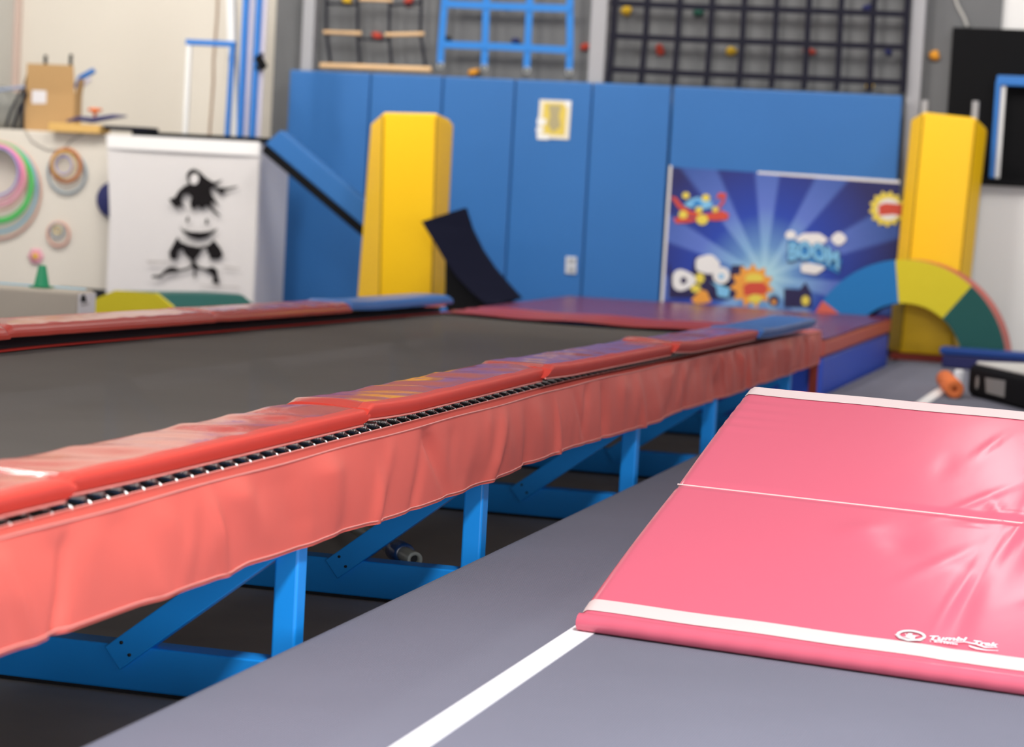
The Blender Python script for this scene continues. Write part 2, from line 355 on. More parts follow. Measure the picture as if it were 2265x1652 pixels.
# pads
def pad(xin, xout, y0, y1, lift0, lift1, mtop, mside, name='edge_pad', wr=0.003, seed=0, curve=0.0):
    rnd = random.Random(seed); s = 1 if xout > xin else -1
    ph = [(rnd.uniform(9, 42), rnd.uniform(0, 6.28), rnd.uniform(-26, -6)*s, rnd.uniform(0.3, 1)) for _ in range(9)]
    ny = max(60, int((y1-y0)*75)); w = abs(xout-xin); rows = []
    prof = []                                            # (u across, height) round the section from inner bottom to outer bottom
    for q in [(0.0, 0.0), (-0.004, 0.012), (0.0, 0.034), (0.012, 0.043)]: prof.append((q[0], q[1], 0))
    for i in range(1, 14): prof.append((0.012+(w-0.03)*i/14, 0.045 + 0.004*math.sin(math.pi*i/14), 1))
    for q in [(w-0.010, 0.0450), (w-0.002, 0.0435), (w+0.001, 0.038), (w-0.002, 0.027), (w-0.010, 0.013), (w-0.022, 0.001)]: prof.append((q[0], q[1], 2))
    for j in range(ny+1):
        t = j/ny; y = y0+(y1-y0)*t; z0 = (0.6545 if s > 0 else 0.652) - drop(y) + lift0*max(0.0, 1-t*(y1-y0)/0.45)**1.5 + lift1*t
        endf = min(1.0, t*ny/3, (1-t)*ny/3)              # rounded ends
        row = []
        for (u, h, k) in prof:
            x = xin + s*u
            wv = sum(A*math.sin(f*y + g*u*1.0 + p) for f, p, g, A in ph)/2.6
            dz = wr*wv*(min(1.0, (w-0.012-u)/0.06) if k == 1 else 0.06 if k == 2 else 0.2)
            dx = s*0.0009*wv*(1 if k == 2 else 0)
            hh = h*(0.72+0.28*endf)
            row.append(Vector((x+dx, y, z0+hh+dz + curve*math.sin(math.pi*t))))
        rows.append(row)
    mb = MB(); K = len(prof)
    top = [[r for r in row[:17]] for row in rows]; side = [row[16:] for row in rows]
    mb.grid(top, mtop); mb.grid(side, mside)
    for row, rev in ((rows[0], False), (rows[-1], True)):
        mb.poly(row if not rev else row[::-1], mside)
    mb.grid([[rows[j][0], rows[j][-1]] for j in range(ny+1)], mside)     # underside
    o = mb.build(name, tr, recalc=True)
    pip = [rows[j][-1]+Vector((s*0.003, 0, -0.001)) for j in range(0, ny+1, 2)]
    MB().tube(pip, 0.0032, M['piping'] if mtop is M['pad'] else mside, 5).build('piping', o)
    return o
XI, XO = -2.232, -2.006
pad(XI, XO+0.004, 2.6, 4.16, 0.006, -0.004, M['pad'], M['padside'], seed=1)
pad(XI, XO, 4.12, 5.86, 0.004, -0.002, M['pad'], M['padside'], seed=2, wr=0.006)
pad(XI+0.004, XO+0.006, 5.83, 7.60, 0.013, 0.0, M['pad'], M['padside'], seed=3, wr=0.004)
pad(XI+0.012, XO+0.03, 7.55, 9.50, 0.013, 0.0, M['pad'], M['padside'], seed=4)
pad(XI+0.03, XO+0.055, 9.45, 11.30, 0.016, 0.0, M['pad'], M['padside'], seed=5)
tag(pad(XI+0.04, XO+0.075, 11.27, 12.95, 0.012, 0.012, M['padblue'], M['padblue'], seed=6, wr=0.001), 'blue edge pad at the far end')
FI, FO = -3.965, -4.195
pad(FI, FO, 5.9, 7.66, 0.0, 0.0, M['pad'], M['padside'], seed=11)
pad(FI, FO, 7.64, 9.50, 0.006, 0.0, M['pad'], M['padside'], seed=12)
pad(FI, FO, 9.47, 11.22, 0.004, 0.0, M['pad'], M['padside'], seed=13)
tag(pad(FI, FO, 11.2, 12.9, 0.012, 0.006, M['padblue'], M['padblue'], seed=14, wr=0.001), 'blue edge pad at the far end')
# skirts
HEM = [(2.4, 0.417), (3.82, 0.417), (4.01, 0.414), (4.54, 0.414), (4.88, 0.408), (4.97, 0.415), (5.35, 0.406), (5.68, 0.408), (6.0, 0.399), (6.52, 0.397), (6.90, 0.400),
       (7.33, 0.408), (7.82, 0.411), (8.37, 0.400), (9.11, 0.391), (9.6, 0.398), (10.6, 0.384), (11.78, 0.380), (13.45, 0.372)]
def skirt(xs, s, seed, full=True):
    rnd = random.Random(seed); folds = []
    y = Y0
    while y < Y1:
        folds.append((y, rnd.uniform(0.02, 0.05) if rnd.random() < 0.5 else rnd.uniform(0.06, 0.16), rnd.uniform(0.006, 0.027)*rnd.choice((1, 1, -1)), rnd.uniform(-2.2, 1.0), rnd.uniform(0.0, 1.0)))
        y += rnd.uniform(0.07, 0.42)
    y = Y0
    while y < Y1 and full:
        folds.append((y, rnd.uniform(0.03, 0.075), rnd.uniform(0.004, 0.011)*rnd.choice((1, -1)), rnd.uniform(-1.8, 1.2), rnd.uniform(0.1, 1.0))); y += rnd.uniform(0.10, 0.30)
    ny = 900 if full else 60; nz = 16; rows = []
    for j in range(ny+1):
        y = Y0+(Y1-Y0)*j/ny; zt = 0.626-drop(y); zb = interp(HEM, y); row = []
        for i in range(nz+1):
            t = i/nz; z = zt+(zb-zt)*t; d = 0.006*math.sin(math.pi*t)
            for (fy, w, a, sl, pk) in folds:
                q = (y-fy+sl*(t-0.1)*0.12)/w
                if abs(q) < 3.5: d += a*math.exp(-q*q)*(min(1, t*5))*max(0.1, 1-1.1*abs(t-pk))
            if t < 0.03: d += 0
            row.append(Vector((xs+s*d, y, z)))
        rows.append(row)
    mb = MB().grid(rows, M['skirt'])
    mb.grid([[r[0], r[0]+Vector((-s*0.03, 0, 0.003)), r[0]+Vector((-s*0.056, 0, 0.003)), r[0]+Vector((-s*0.060, 0, -0.006))] for r in rows[::6]], M['skirt'])
    if full:                                             # return at the far end
        e = rows[-1]; mb.grid([e, [v+Vector((-s*0.16, 0.01, 0)) for v in e]], M['skirt'])
    o = mb.build('skirt', tr)
    if full:
        MB().tube([r[0]+Vector((s*0.002, 0, 0.001+0.0015*math.sin(r[0].y*7))) for r in rows[::5]], 0.0022, M['piping'], 5).build('seam_piping', o)
        MB().tube([r[0]+Vector((-s*0.056, 0, 0.0035)) for r in rows[::5]], 0.0022, M['piping'], 5).build('seam_piping', o)
        MB().tube([r[-1]+Vector((s*0.002, 0, 0.009)) for r in rows[::3]], 0.0022, M['piping'], 5).build('hem_piping', o)
    return o
skirt(XS, 1, 21); skirt(XF, -1, 22, full=False)
# red end flap over the end of the bed
rows = []
for j in range(17):
    y = 12.72+0.72*j/16; rows.append([(-3.96+1.74*i/20, y, 0.574-drop(y)*0.35 - 0.012*math.sin(j*1.1)+0.004*math.sin(i*0.9)) for i in range(21)])
tag(MB().grid(rows, mat('flap_red', (0.36, 0.03, 0.022), 0.3, 0.5)).build('end_flap', tr), 'red vinyl flap over the far end of the bed')

# frosted tube with blue sleeve lying under the trampoline
A = at_y(7.02, 918, 1238); B = at_z(0.03, 640, 1090); d = (B-A).normalized()
tb = thing('plastic_tube', 'frosted plastic tube with blue sleeve lying under the trampoline between the blue braces', 'tube', (A.x, A.y, 0.125))
MB().lathe(A, d, [(0.014, 0.03), (0.014, 0.0), (0.0235, 0.0), (0.0245, 0.003), (0.0245, 0.12), (0.022, 0.16), (0.022, (B-A).length)], M['pipe'], 24).lathe(A, d, [(0.0, 0.03), (0.014, 0.03)], M['dark'], 24).build('barrel', tb)
tag(MB().lathe(A+d*0.14, d, [(0.024, 0.0), (0.032, 0.001), (0.035, 0.006), (0.035, 0.13), (0.032, 0.142), (0.021, 0.145)], M['sleeve'], 24).build('sleeve', tb), 'glossy dark blue sleeve')

# ================================================================ PINK INCLINE MAT
ang = math.radians(-11); U = Vector((math.cos(ang), math.sin(ang), 0)); N = Vector((-U.y, U.x, 0))
FL = Vector((-1.383, 5.699, ZM))
LH, DZ, WID = 1.06, 0.497, 1.62
th = 0.05
wedge = thing('incline_mat', 'big pink folding incline mat sloping up from the grey carpet on the white tape line', 'gym mat', FL)
SL = math.hypot(LH, DZ); V = (N*LH + EZ*DZ)/SL; NT = U.cross(V).normalized()
def wp(u, v, h=0.0): return FL + EZ*th + U*u + V*v + NT*h
nu, nv = 120, 96; rnd = random.Random(4)
bumps = []
for _ in range(34):
    bumps.append((rnd.uniform(0.62, 1.6), rnd.uniform(0.3, 1.17), rnd.uniform(0.015, 0.06), rnd.uniform(0.02, 0.10), rnd.uniform(-1, 1), rnd.uniform(-0.003, 0.003)))
bumps += [(0.96, 0.9, 0.035, 0.30, 0.05, -0.006), (1.02, 0.62, 0.03, 0.2, 0.1, -0.004), (0.55, 0.50, 0.05, 0.04, 0.3, 0.003), (0.9, 0.2, 0.03, 0.2, -0.1, -0.003)]
bumps += [(0.955, 0.95, 0.013, 0.20, 0.06, 0.0045), (0.93, 0.60, 0.011, 0.16, 0.10, 0.0038), (0.985, 0.75, 0.010, 0.10, -0.12, 0.003), (0.87, 0.28, 0.012, 0.16, 0.05, 0.0028), (0.90, 0.66, 0.03, 0.012, 0.9, 0.003), (0.82, 0.585, 0.04, 0.010, 0.5, 0.0025), (0.75, 0.97, 0.012, 0.06, 0.3, 0.002)]
for k in range(5): bumps.append((0.02, SL-0.06-0.045*k, 0.14, 0.010, -0.12, 0.0022))
rows = []
for j in range(nv+1):
    v = SL*j/nv; row = []
    for i in range(nu+1):
        u = WID*i/nu; h = 0.0
        h -= 0.007*math.exp(-((v-SL*0.535)/0.007)**2)
        if v < 0.03: h -= 0.004*(1-v/0.03)**2
        if u < 0.02: h -= 0.010*(1-u/0.02)**2
        h += 0.006*math.sin(math.pi*min(1, v/(SL*0.535)))*(v < SL*0.535) + 0.005*math.sin(math.pi*(v-SL*0.535)/(SL*0.465))*(v >= SL*0.535)
        for (bu, bv, wu, wv_, sk, a) in bumps:
            q = ((u-bu-sk*(v-bv))/wu)**2 + ((v-bv)/wv_)**2
            if q < 12: h += a*math.exp(-q)
        row.append(wp(u, v, h))
    rows.append(row)
mb = MB().grid(rows, M['pink'])
front = []
for (bk, h) in [(0, None), (0.010, 0.0465), (0.020, 0.040), (0.0265, 0.029), (0.026, 0.017), (0.019, 0.007), (0.008, 0.002), (-0.015, 0.001)]:
    front.append([rows[0][i] if h is None else FL + U*(WID*i/nu) - N*(bk + (0.0012*math.sin(i*0.8)*math.sin(i*0.31) if 0.01 < bk else 0)) + EZ*(h) for i in range(nu+1)])
mb.grid(front[::-1], M['pink'])
def side(i):
    u = WID*i/nu
    mb.poly([rows[j][i] for j in range(nv+1)] + [FL+U*u+N*LH+EZ*0.0] + [front[k][i] for k in range(len(front)-1, 0, -1)], M['pink'])
side(0); side(nu)
mb.grid([[rows[nv][i], FL+U*(WID*i/nu)+N*LH] for i in range(nu+1)], M['pink'])
mb.grid([[front[-1][i], FL+U*(WID*i/nu)+N*LH] for i in range(nu+1)], M['pink'])
mb.build('body', wedge)
def strip(v0, v1, seed):
    r_ = []
    for v in np.linspace(v0, v1, 5):
        row = []
        for i in range(0, nu+1):
            u = WID*i/nu; j = min(nv-1, max(0, int(v/SL*nv))); fr = v/SL*nv-j
            p = rows[j][i]*(1-fr)+rows[j+1][i]*fr
            row.append(p+NT*0.0022 + V*0.0012*math.sin(i*0.23+seed))
        r_.append(row)
    return MB().grid(r_, M['white_strip'])
tag(strip(0.008, 0.052, 0).build('closure_strip', wedge), 'white closure strip along the low edge')
tag(strip(SL-0.05, SL-0.004, 2).build('closure_strip', wedge), 'white closure strip along the high edge')
jf = SL*0.535
MB().tube([wp(WID*i/60, jf, -0.0045) for i in range(61)], 0.0026, M['white_strip'], 5).build('fold_seam', wedge)
# printed logo
lg = MB()
def lp(x, y, h=0.0028): return at_pl(wp(0, 0, h), NT, x, y)
def lpoly(pts, m, h=0.0035): lg.poly([lp(x, y, h+0.004) for x, y in pts], m)
def ring(cx, cy, rx, ry, w, m, rot=0.1, n=40):
    o = []; i_ = []
    for k in range(n):
        a = 2*math.pi*k/n
        for (lst, sx, sy) in ((o, rx, ry), (i_, rx-w, ry-w*0.7)):
            X_, Y_ = sx*math.cos(a), sy*math.sin(a); lst.append(lp(cx+X_-Y_*rot*0.3, cy+Y_+X_*rot, 0.0075))
    lg.add(o+i_, [[k, (k+1) % n, n+(k+1) % n, n+k] for k in range(n)], m)
ring(2015.5, 1405, 32.5, 11.8, 4.5, M['logogrey'], rot=0.08); ring(2015.5, 1405, 27, 9.2, 1.6, M['logogrey'], rot=0.08)
lpoly([(2003, 1399), (2004, 1403), (2010, 1404.5), (2018, 1404.5), (2026, 1405.5), (2033, 1404.5), (2032, 1405.6), (2025, 1407.5), (2023, 1410.5), (2024, 1412.5), (2018, 1413.5), (2010, 1411), (2003, 1409), (1996, 1407.5), (2003, 1407.5), (2005, 1405), (2002, 1402)], M['logogrey'])
lpoly([(2013+6.0*math.cos(a)-0*math.sin(a), 1402+1.9*math.sin(a)) for a in np.linspace(0, 2*math.pi, 17)[:-1]], M['logogrey'])
lpoly([(1979, 1402), (1984, 1403), (1992, 1409), (2010, 1415.5), (2030, 1415.5), (2046, 1417.5), (2030, 1417), (2008, 1417.5), (1988, 1411)], M['logogrey'])
lpoly([(2053, 1413.5), (2070, 1415), (2100, 1419.3), (2135, 1418.6), (2160, 1423), (2180, 1430), (2206, 1431), (2206, 1432), (2178, 1432), (2158, 1425), (2134, 1420), (2100, 1420.8), (2068, 1416.5)], M['logo'])
lpoly([(2142, 1426.5), (2160, 1432), (2180, 1436.5), (2208, 1438), (2208, 1439), (2180, 1438.2), (2158, 1434.5), (2145, 1430)], M['logo'])
for (a, b) in ((2057, 2059), (2066, 2071), (2072, 2074), (2076, 2078), (2080, 2083), (2087, 2091), (2093, 2099), (2101, 2104), (2106, 2110), (2111, 2114), (2115, 2118)):
    y_ = 1416.5+(a-2057)*0.115; lpoly([(a, y_), (b, y_+0.2), (b, y_+2.6), (a, y_+2.4)], M['logo'])
def text_mesh(body, bold=0.0, shear=0.0):
    c = bpy.data.curves.new('lettering', 'FONT'); c.body = body; c.size = 1.0; c.offset = bold; c.shear = shear; c.resolution_u = 3
    o = bpy.data.objects.new('lettering', c); COL.objects.link(o)
    dg = bpy.context.evaluated_depsgraph_get(); me = bpy.data.meshes.new_from_object(o.evaluated_get(dg))
    vs = [v.co.copy() for v in me.vertices]; fs = [list(p.vertices) for p in me.polygons]
    bpy.data.objects.remove(o); bpy.data.curves.remove(c); bpy.data.meshes.remove(me)
    x0 = min(v.x for v in vs); x1 = max(v.x for v in vs); y1 = max(v.y for v in vs)
    return [((v.x-x0)/(x1-x0), v.y/y1) for v in vs], fs
def logo_word(body, bl, br, hl, hr):
    vs, fs = text_mesh(body, 0.028, 0.25)
    lg.add([lp(bl[0]+(br[0]-bl[0])*x, bl[1]+(br[1]-bl[1])*x-(hl+(hr-hl)*x)*y, 0.0078) for x, y in vs], fs, M['logo'])
logo_word('Tumbl', (2056, 1413.8), (2140, 1417.5), 8.2, 7.8)
logo_word('Trak', (2153, 1424), (2208, 1430), 8.2, 8)
tag(lg.build('logo_print', wedge), 'white printed oval logo and lettering')

# ================================================================ CRASH MAT AT THE END
cm = thing('landing_mat', 'thick landing mat with maroon top and royal blue sides past the trampoline end', 'gym mat', (-3.08, 15.0, 0.0))
MB().box((-4.2, 13.5, 0.002), (-1.965, 16.5, 0.405), M['blockblue'], 0.02).build('base', cm)
rows = []
for j in range(13):
    rows.append([(-4.22+2.265*i/24, 13.47+3.05*j/12, 0.512 + 0.006*math.sin(i*0.5)*math.sin(j*0.8) + 0.0) for i in range(25)])
mb = MB().box((-4.22, 13.47, 0.407), (-1.955, 16.52, 0.505), M['archred'], 0.02)
mb.grid(rows, M['purple']); 
o = mb.build('cover', cm)
MB().box((-2.03, 13.462, 0.18), (-1.985, 13.475, 0.42), M['redbrown'], 0.002).build('strap', cm)

# ================================================================ RIGHT GROUP
# foam arch
AC = Vector((-1.845, 16.62, ZM)); ar = thing('foam_arch', 'foam rainbow arch in blue, yellow and green standing in front of the yellow pad', 'foam arch', AC)
R0, R1, AD = 0.405, 0.70, 0.22
cr = math.radians(2.5); AU = Vector((math.cos(-0.12), math.sin(-0.12), 0)); AV = EZ; AN = Vector((-AU.y, AU.x, 0))
def arc_seg(a0, a1, m, nm):
    n = 14; mb = MB(); fr = []; bk = []
    out0 = [AC+AU*R1*math.cos(a0+(a1-a0)*k/n)+AV*R1*math.sin(a0+(a1-a0)*k/n) for k in range(n+1)]
    in0 = [AC+AU*R0*math.cos(a0+(a1-a0)*k/n)+AV*R0*math.sin(a0+(a1-a0)*k/n) for k in range(n+1)]
    q = -AN*AD*0.5; b = AN*AD*0.5
    mb.grid([[p+q for p in out0], [p+q for p in in0]], m, False)
    mb.grid([[p+b for p in out0], [p+b for p in in0]], m, False)
    mb.grid([[p+q for p in out0], [p+b for p in out0]], M['archred'], True)
    mb.grid([[p+q for p in in0], [p+b for p in in0]], M['navy'], True)
    for k in (0, n): mb.add([out0[k]+q, in0[k]+q, in0[k]+b, out0[k]+b], [[0, 1, 2, 3]], m)
    return mb.build(nm, ar, recalc=True)
D = math.radians
for a0, a1, m, nm in ((0, 52, 'archgreen', 'green_segment'), (52, 98, 'archyellow', 'yellow_segment'), (98, 147, 'archblue', 'blue_segment'), (147, 180, 'archred', 'red_segment')):
    arc_seg(D(a0), D(a1), M[m], nm)
# tall yellow pads (trapezoid section with side wings)
def yellow_pad(name, label, y0, top, bot, depth, zb, lean=0.0, base=None, ztopoff=0.0):
    """top / bot: pixel x of left wing edge, left seam, right seam, right wing edge, measured in the plane y0"""
    tl = [at_y(y0, *p) for p in top]; bl = [at_y(y0, *p) for p in bot]
    tl[3].x = at_y(y0+depth, *top[3]).x; bl[3].x = at_y(y0+depth, *bot[3]).x; tl[0].x = at_y(y0+depth*0.75, *top[0]).x; bl[0].x = at_y(y0+depth*0.75, *bot[0]).x
    t = thing(name, label, 'foam pad', (0.5*(bl[0].x+bl[3].x), y0+depth/2, zb))
    mb = MB(); wing = depth*0.75
    zt_ = [p.z for p in tl]
    def sect(pl, z, y):
        return [Vector((pl[0].x, y+wing, z[0])), Vector((pl[1].x, y, z[1])), Vector((pl[2].x, y, z[2])), Vector((pl[3].x, y+wing, z[3])), Vector((pl[3].x, y+depth, z[3])), Vector((pl[0].x, y+depth, z[0]))]
    s1 = sect(tl, zt_, y0+lean); s0 = sect(bl, [zb]*4, y0)
    bm = bmesh.new(); a = [bm.verts.new(p) for p in s0]; b = [bm.verts.new(p) for p in s1]
    bm.faces.new(a[::-1]); bm.faces.new(b)
    for i in range(6): bm.faces.new([a[i], a[(i+1) % 6], b[(i+1) % 6], b[i]])
    bmesh.ops.recalc_face_normals(bm, faces=bm.faces[:])
    bmesh.ops.bevel(bm, geom=bm.edges[:], offset=0.02, segments=3, profile=0.6, affect='EDGES')
    mb.addbm(bm, M['yellow'], True); mb.build('body', t)
    for i in (1, 2):
        MB().tube([s0[i]+Vector((0, -0.001, 0.03)), s1[i]+Vector((0, -0.001, -0.03))], 0.005, M['yseam'], 6).build('seam', t)
    return t
yr = yellow_pad('standing_pad', 'tall yellow pad standing at the wall behind the foam rainbow arch', 16.78,
                [(2012, 262), (2040, 245), (2157, 258), (2182, 285)], [(1962, 790), (1990, 788), (2104, 800), (2128, 805)], 0.2, ZM+0.05, lean=0.08)
x0 = at_y(16.8, 1968, 790).x; x1 = at_y(16.8, 2135, 800).x
MB().box((x0, 16.79, ZM), (x1, 17.05, ZM+0.049), M['redbrown'], 0.006).build('base_strip', yr)
for k, (px, py, pb) in enumerate([(2047, 222, 250), (2159, 224, 270)]):
    a = at_y(17.14, px, py)
    MB().box((a.x-0.022, 17.105, ZM), (a.x+0.022, 17.14, a.z), M['post'], 0.004).build('support_rod', yr)
yellow_pad('standing_pad', 'tall yellow pad standing between the slanting blue board and the dark curved mat', 15.5,
           [(820, 272), (848, 247), (966, 250), (1004, 270)], [(788, 656), (842, 656), (957, 662), (985, 664)], 0.34, ZM, lean=0.0)
# dark curved mat
yc = 15.2
Lp = [(932, 490), (958, 532), (985, 577), (1012, 614), (1042, 645), (1075, 673)]
Rp = [(1026, 460), (1040, 505), (1063, 552), (1090, 592), (1120, 627), (1150, 660)]
cv = thing('curved_mat', 'dark navy curved foam mat leaning on the yellow pad beside the landing mat', 'gym mat', (-4.65, yc, ZM))
dd = Vector((0.10, 0.12, 0)); rows = [[], [], [], []]
for a, b in zip(Lp, Rp):
    A_, B_ = at_y(yc, *a), at_y(yc+0.1, *b); rows[0].append(A_); rows[1].append(B_); rows[2].append(B_+Vector((0, 0.07, 0))); rows[3].append(A_+Vector((0.01, 0.07, -0.03)))
rows.append(rows[0]); 
sm = lambda r: r
mb = MB().grid(rows, M['navy'], False)
for k in (0, -1): mb.poly([rows[q][k] for q in range(4)], M['navy'])
zl = min(rows[0][-1].z, rows[1][-1].z)
mb.box((min(rows[0][-1].x, rows[1][-1].x), yc, ZM), (min(-4.25, max(rows[0][-1].x, rows[1][-1].x)), yc+0.17, zl+0.02), M['navy'], 0.01)
mb.prism([at_y(yc+0.03, 985, 578), at_y(yc+0.03, 1012, 616), at_y(yc+0.03, 1042, 647), at_y(yc+0.03, 1075, 675), at_y(yc+0.03, 1110, 702), at_y(yc+0.03, 985, 702)], (0, 0.05, 0), M['black'])
mb.build('body', cv, recalc=True)
# slanting blue board
yb = 15.98
pa = [at_y(yb, 590, 304), at_y(yb, 800, 490), at_y(yb, 1020, 690)]
bl_ = thing('slanted_board', 'long blue padded board with a dark edge slanting down behind the yellow pad', 'padded board', (pa[1].x, yb, ZM))
a, b = at_y(yb, 587, 318), at_y(yb, 1030, 692); b = a+(b-a)*((a.z-ZM-0.052)/(a.z-b.z))
d = (b-a).normalized(); n2 = Vector((-d.z, 0, d.x)); n2 = n2 if n2.z > 0 else -n2
up_ = n2*0.145
mb = MB().prism([a, b, b+up_, a+up_+d*0.03], (0, 0.12, 0), M['wallpad'], 0.008); mb.build('pad_face', bl_)
mb = MB().prism([a-n2*0.004, b-n2*0.004, b-n2*0.062, a-n2*0.062+d*0.01], (0, 0.12, 0), M['black'], 0.006); tag(mb.build('edge', bl_), 'black lower edge')

# blue mat at the far right
p = at_z(ZM, 2082, 812)
bmx = thing('blue_mat', 'blue gym mat on the floor behind the black air block at the right edge', 'gym mat', (p.x+0.7, p.y+0.2, ZM))
MB().frame_box((p.x+0.72, p.y-0.015, ZM+0.045), (0.71, -0.03, 0), (0.004, 0.07, 0), (0, 0, 0.044), mat('indigo_vinyl', (0.02, 0.022, 0.10), 0.5, 0.3), 0.012).build('base', bmx)
MB().frame_box((p.x+0.72, p.y-0.015, ZM+0.115), (0.73, -0.03, 0), (0.004, 0.075, 0), (0, 0, 0.025), mat('deep_blue_vinyl', (0.012, 0.055, 0.25), 0.3, 0.5), 0.014).build('top_pad', bmx)
# black air block with pale top
a = at_z(ZM, 2136, 874); b = at_z(ZM, 2265, 908); ux = (b-a).normalized(); vx = Vector((-ux.y, ux.x, 0))
ab = thing('air_block', 'black air block with a pale top and grey labels at the right edge', 'air block', a)
hgt = 0.185
def rr(z, ins, m):
    return None
c0 = a+ux*0.62+vx*0.45
MB().frame_box(c0+EZ*hgt/2, ux*0.62, vx*0.45, EZ*hgt/2, M['black'], 0.04).build('body', ab)
MB().frame_box(c0+EZ*(hgt+0.004), ux*0.585, vx*0.415, EZ*0.012, M['airwhite'], 0.010).build('top', ab)
def dec(x, y, s_, z0, z1, n):
    return [a+ux*s_+EZ*z0, a+ux*(s_+n)+EZ*z0, a+ux*(s_+n)+EZ*z1, a+ux*s_+EZ*z1]
q0 = [at_pl(a-vx*0.003, vx, *q) for q in [(2180, 835), (2224, 842), (2222, 879), (2182, 868)]]
MB().prism(q0, -vx*0.003, mat('label_grey', (0.28, 0.27, 0.26), 0.7, 0.2)).build('label_patch', ab)
cc = at_pl(a-vx*0.003, vx, 2162, 846)
MB().prism(circle(cc, ux, EZ, 1, 16) and [cc+ux*0.022*math.cos(t)+EZ*0.038*math.sin(t) for t in np.linspace(0, 2*math.pi, 17)[:-1]], -vx*0.003, mat('label_grey', (0.28, 0.27, 0.26))).build('valve', ab)
# orange roller
A = at_y(13.75, 2112, 858); A.z = ZM+0.053; B = at_z(ZM+0.053, 2090, 838); d = (B-A).normalized()
ro = thing('foam_roller', 'orange hollow foam roller lying on the grey carpet by the black air block', 'foam roller', (A.x, A.y, ZM))
MB().lathe(A, d, [(0.012, 0.05), (0.012, 0.0), (0.046, 0.0), (0.052, 0.006), (0.052, (B-A).length), (0.0, (B-A).length)], M['orange'], 28).build('roll', ro)
MB().lathe(A, d, [(0.0, 0.02), (0.0125, 0.02), (0.0125, 0.001)], M['orangedark'], 20).build('core', ro)
A = at_z(ZM+0.05, 2121, 836)
tag(MB().lathe((A.x, A.y, ZM), EZ, [(0, 0), (0.028, 0), (0.03, 0.01), (0.03, 0.085), (0.024, 0.10), (0.0, 0.102)], M['cyl'], 20).build('white_canister'), 'small white canister standing between the orange roller and the black air block', 'canister')

# right wall: black board and white board below
x0 = at_y(17.35, 2105, 100).x
tb_ = at_y(17.35, 2110, 60).z; bb_ = at_y(17.35, 2185, 400).z
tag(MB().box((x0, 17.35, bb_), (2.2, 17.419, tb_), M['black'], 0.004).build('black_board'), 'large black board on the back wall at the upper right', 'wall board')
tag(MB().box((at_y(17.3, 2100, 420).x, 17.3, ZM), (2.2, 17.349, bb_-0.03), M['white'], 0.004).build('white_board'), 'white wall panel below the large black board at the right', 'wall panel')
tag(MB().box((x0+0.16, 17.22, bb_-0.03), (2.2, 17.345, bb_+0.02), M['black'], 0.005).build('wall_shelf'), 'narrow black shelf under the large black board', 'shelf')
pf = thing('hurdle_frame', 'blue and white pipe frame standing on the shelf in front of the black board', 'pipe frame', (at_y(17.25, 2200, 390).x, 17.27, bb_+0.02))
a0 = at_y(17.27, 2200, 388); a1 = at_y(17.27, 2215, 178); a2 = at_y(17.27, 2290, 184)
a0.z = bb_+0.02
MB().bar(a0+Vector((-0.018, -0.012, 0)), a1+Vector((-0.018, -0.012, 0)), 0.03, 0.034, M['pvcblue'], up=EX, bev=0.006).build('post_front', pf)
MB().bar(a0+Vector((0.018, 0.01, 0)), a1+Vector((0.018, 0.01, 0)), 0.03, 0.034, M['pvcwhite'], up=EX, bev=0.006).build('post_back', pf)
b0 = a0+Vector((0.72, 0, 0)); b1 = Vector((b0.x, b0.y, a1.z))
MB().bar(a1+Vector((-0.03, 0, 0)), b1+Vector((0.03, 0, 0)), 0.05, 0.07, M['pvcblue'], bev=0.008).build('top_bar', pf)
MB().bar(b0, b1, 0.034, 0.04, M['pvcblue'], up=EX, bev=0.006).build('post', pf)
# cable up the wall
tag(MB().tube([at_y(17.40, 2140, 58), at_y(17.40, 2132, 38), at_y(17.40, 2118, 12), at_y(17.40, 2108, -20), at_y(17.40, 2100, -90)], 0.010, mat('pale_cable', (0.5, 0.49, 0.46), 0.6)).build('wall_cable'), 'pale cable hanging down the grey wall to the black board', 'cable')

# ================================================================ BACK WALL PADS
edges = [640, 820, 980, 1140, 1311, 1486]
tops = [148, 160, 168, 175, 182, 190]
lab = ['blue wall pad at the far left beside the white emblem box', 'blue wall pad behind the yellow pad and the slanting board', 'blue wall pad just right of the tall yellow pad, behind the dark curved mat', 'blue wall pad with the yellow notice sheet', 'blue wall pad directly left of the comic poster']
ztop = at_y(YW, 1140, 175).z
for k in range(5):
    xa = at_y(YW, edges[k], tops[k]).x+0.004; xb = at_y(YW, edges[k+1], tops[k+1]).x-0.004
    tag(MB().box((xa, YW, ZM), (xb, YW+0.05, ztop), M['wallpad'], 0.012).build('wall_pad'), lab[k], 'wall pad', 'blue pads along the back wall')
xa = at_y(YW, 1489, 190).x; xb = at_y(YW, 1996, 210).x; zp = at_y(YW, 1700, 384).z
tag(MB().box((xa, YW+0.005, zp-0.35), (xb, YW+0.05, ztop), M['wallpad'], 0.012).build('wall_pad'), 'wide blue wall pad above the comic poster', 'wall pad', 'blue pads along the back wall')
tag(MB().box((xa, YW+0.005, ZM), (xb, YW+0.05, zp-0.354), M['wallpad'], 0.012).build('wall_pad'), 'blue wall pad covered by the comic poster', 'wall pad', 'blue pads along the back wall')
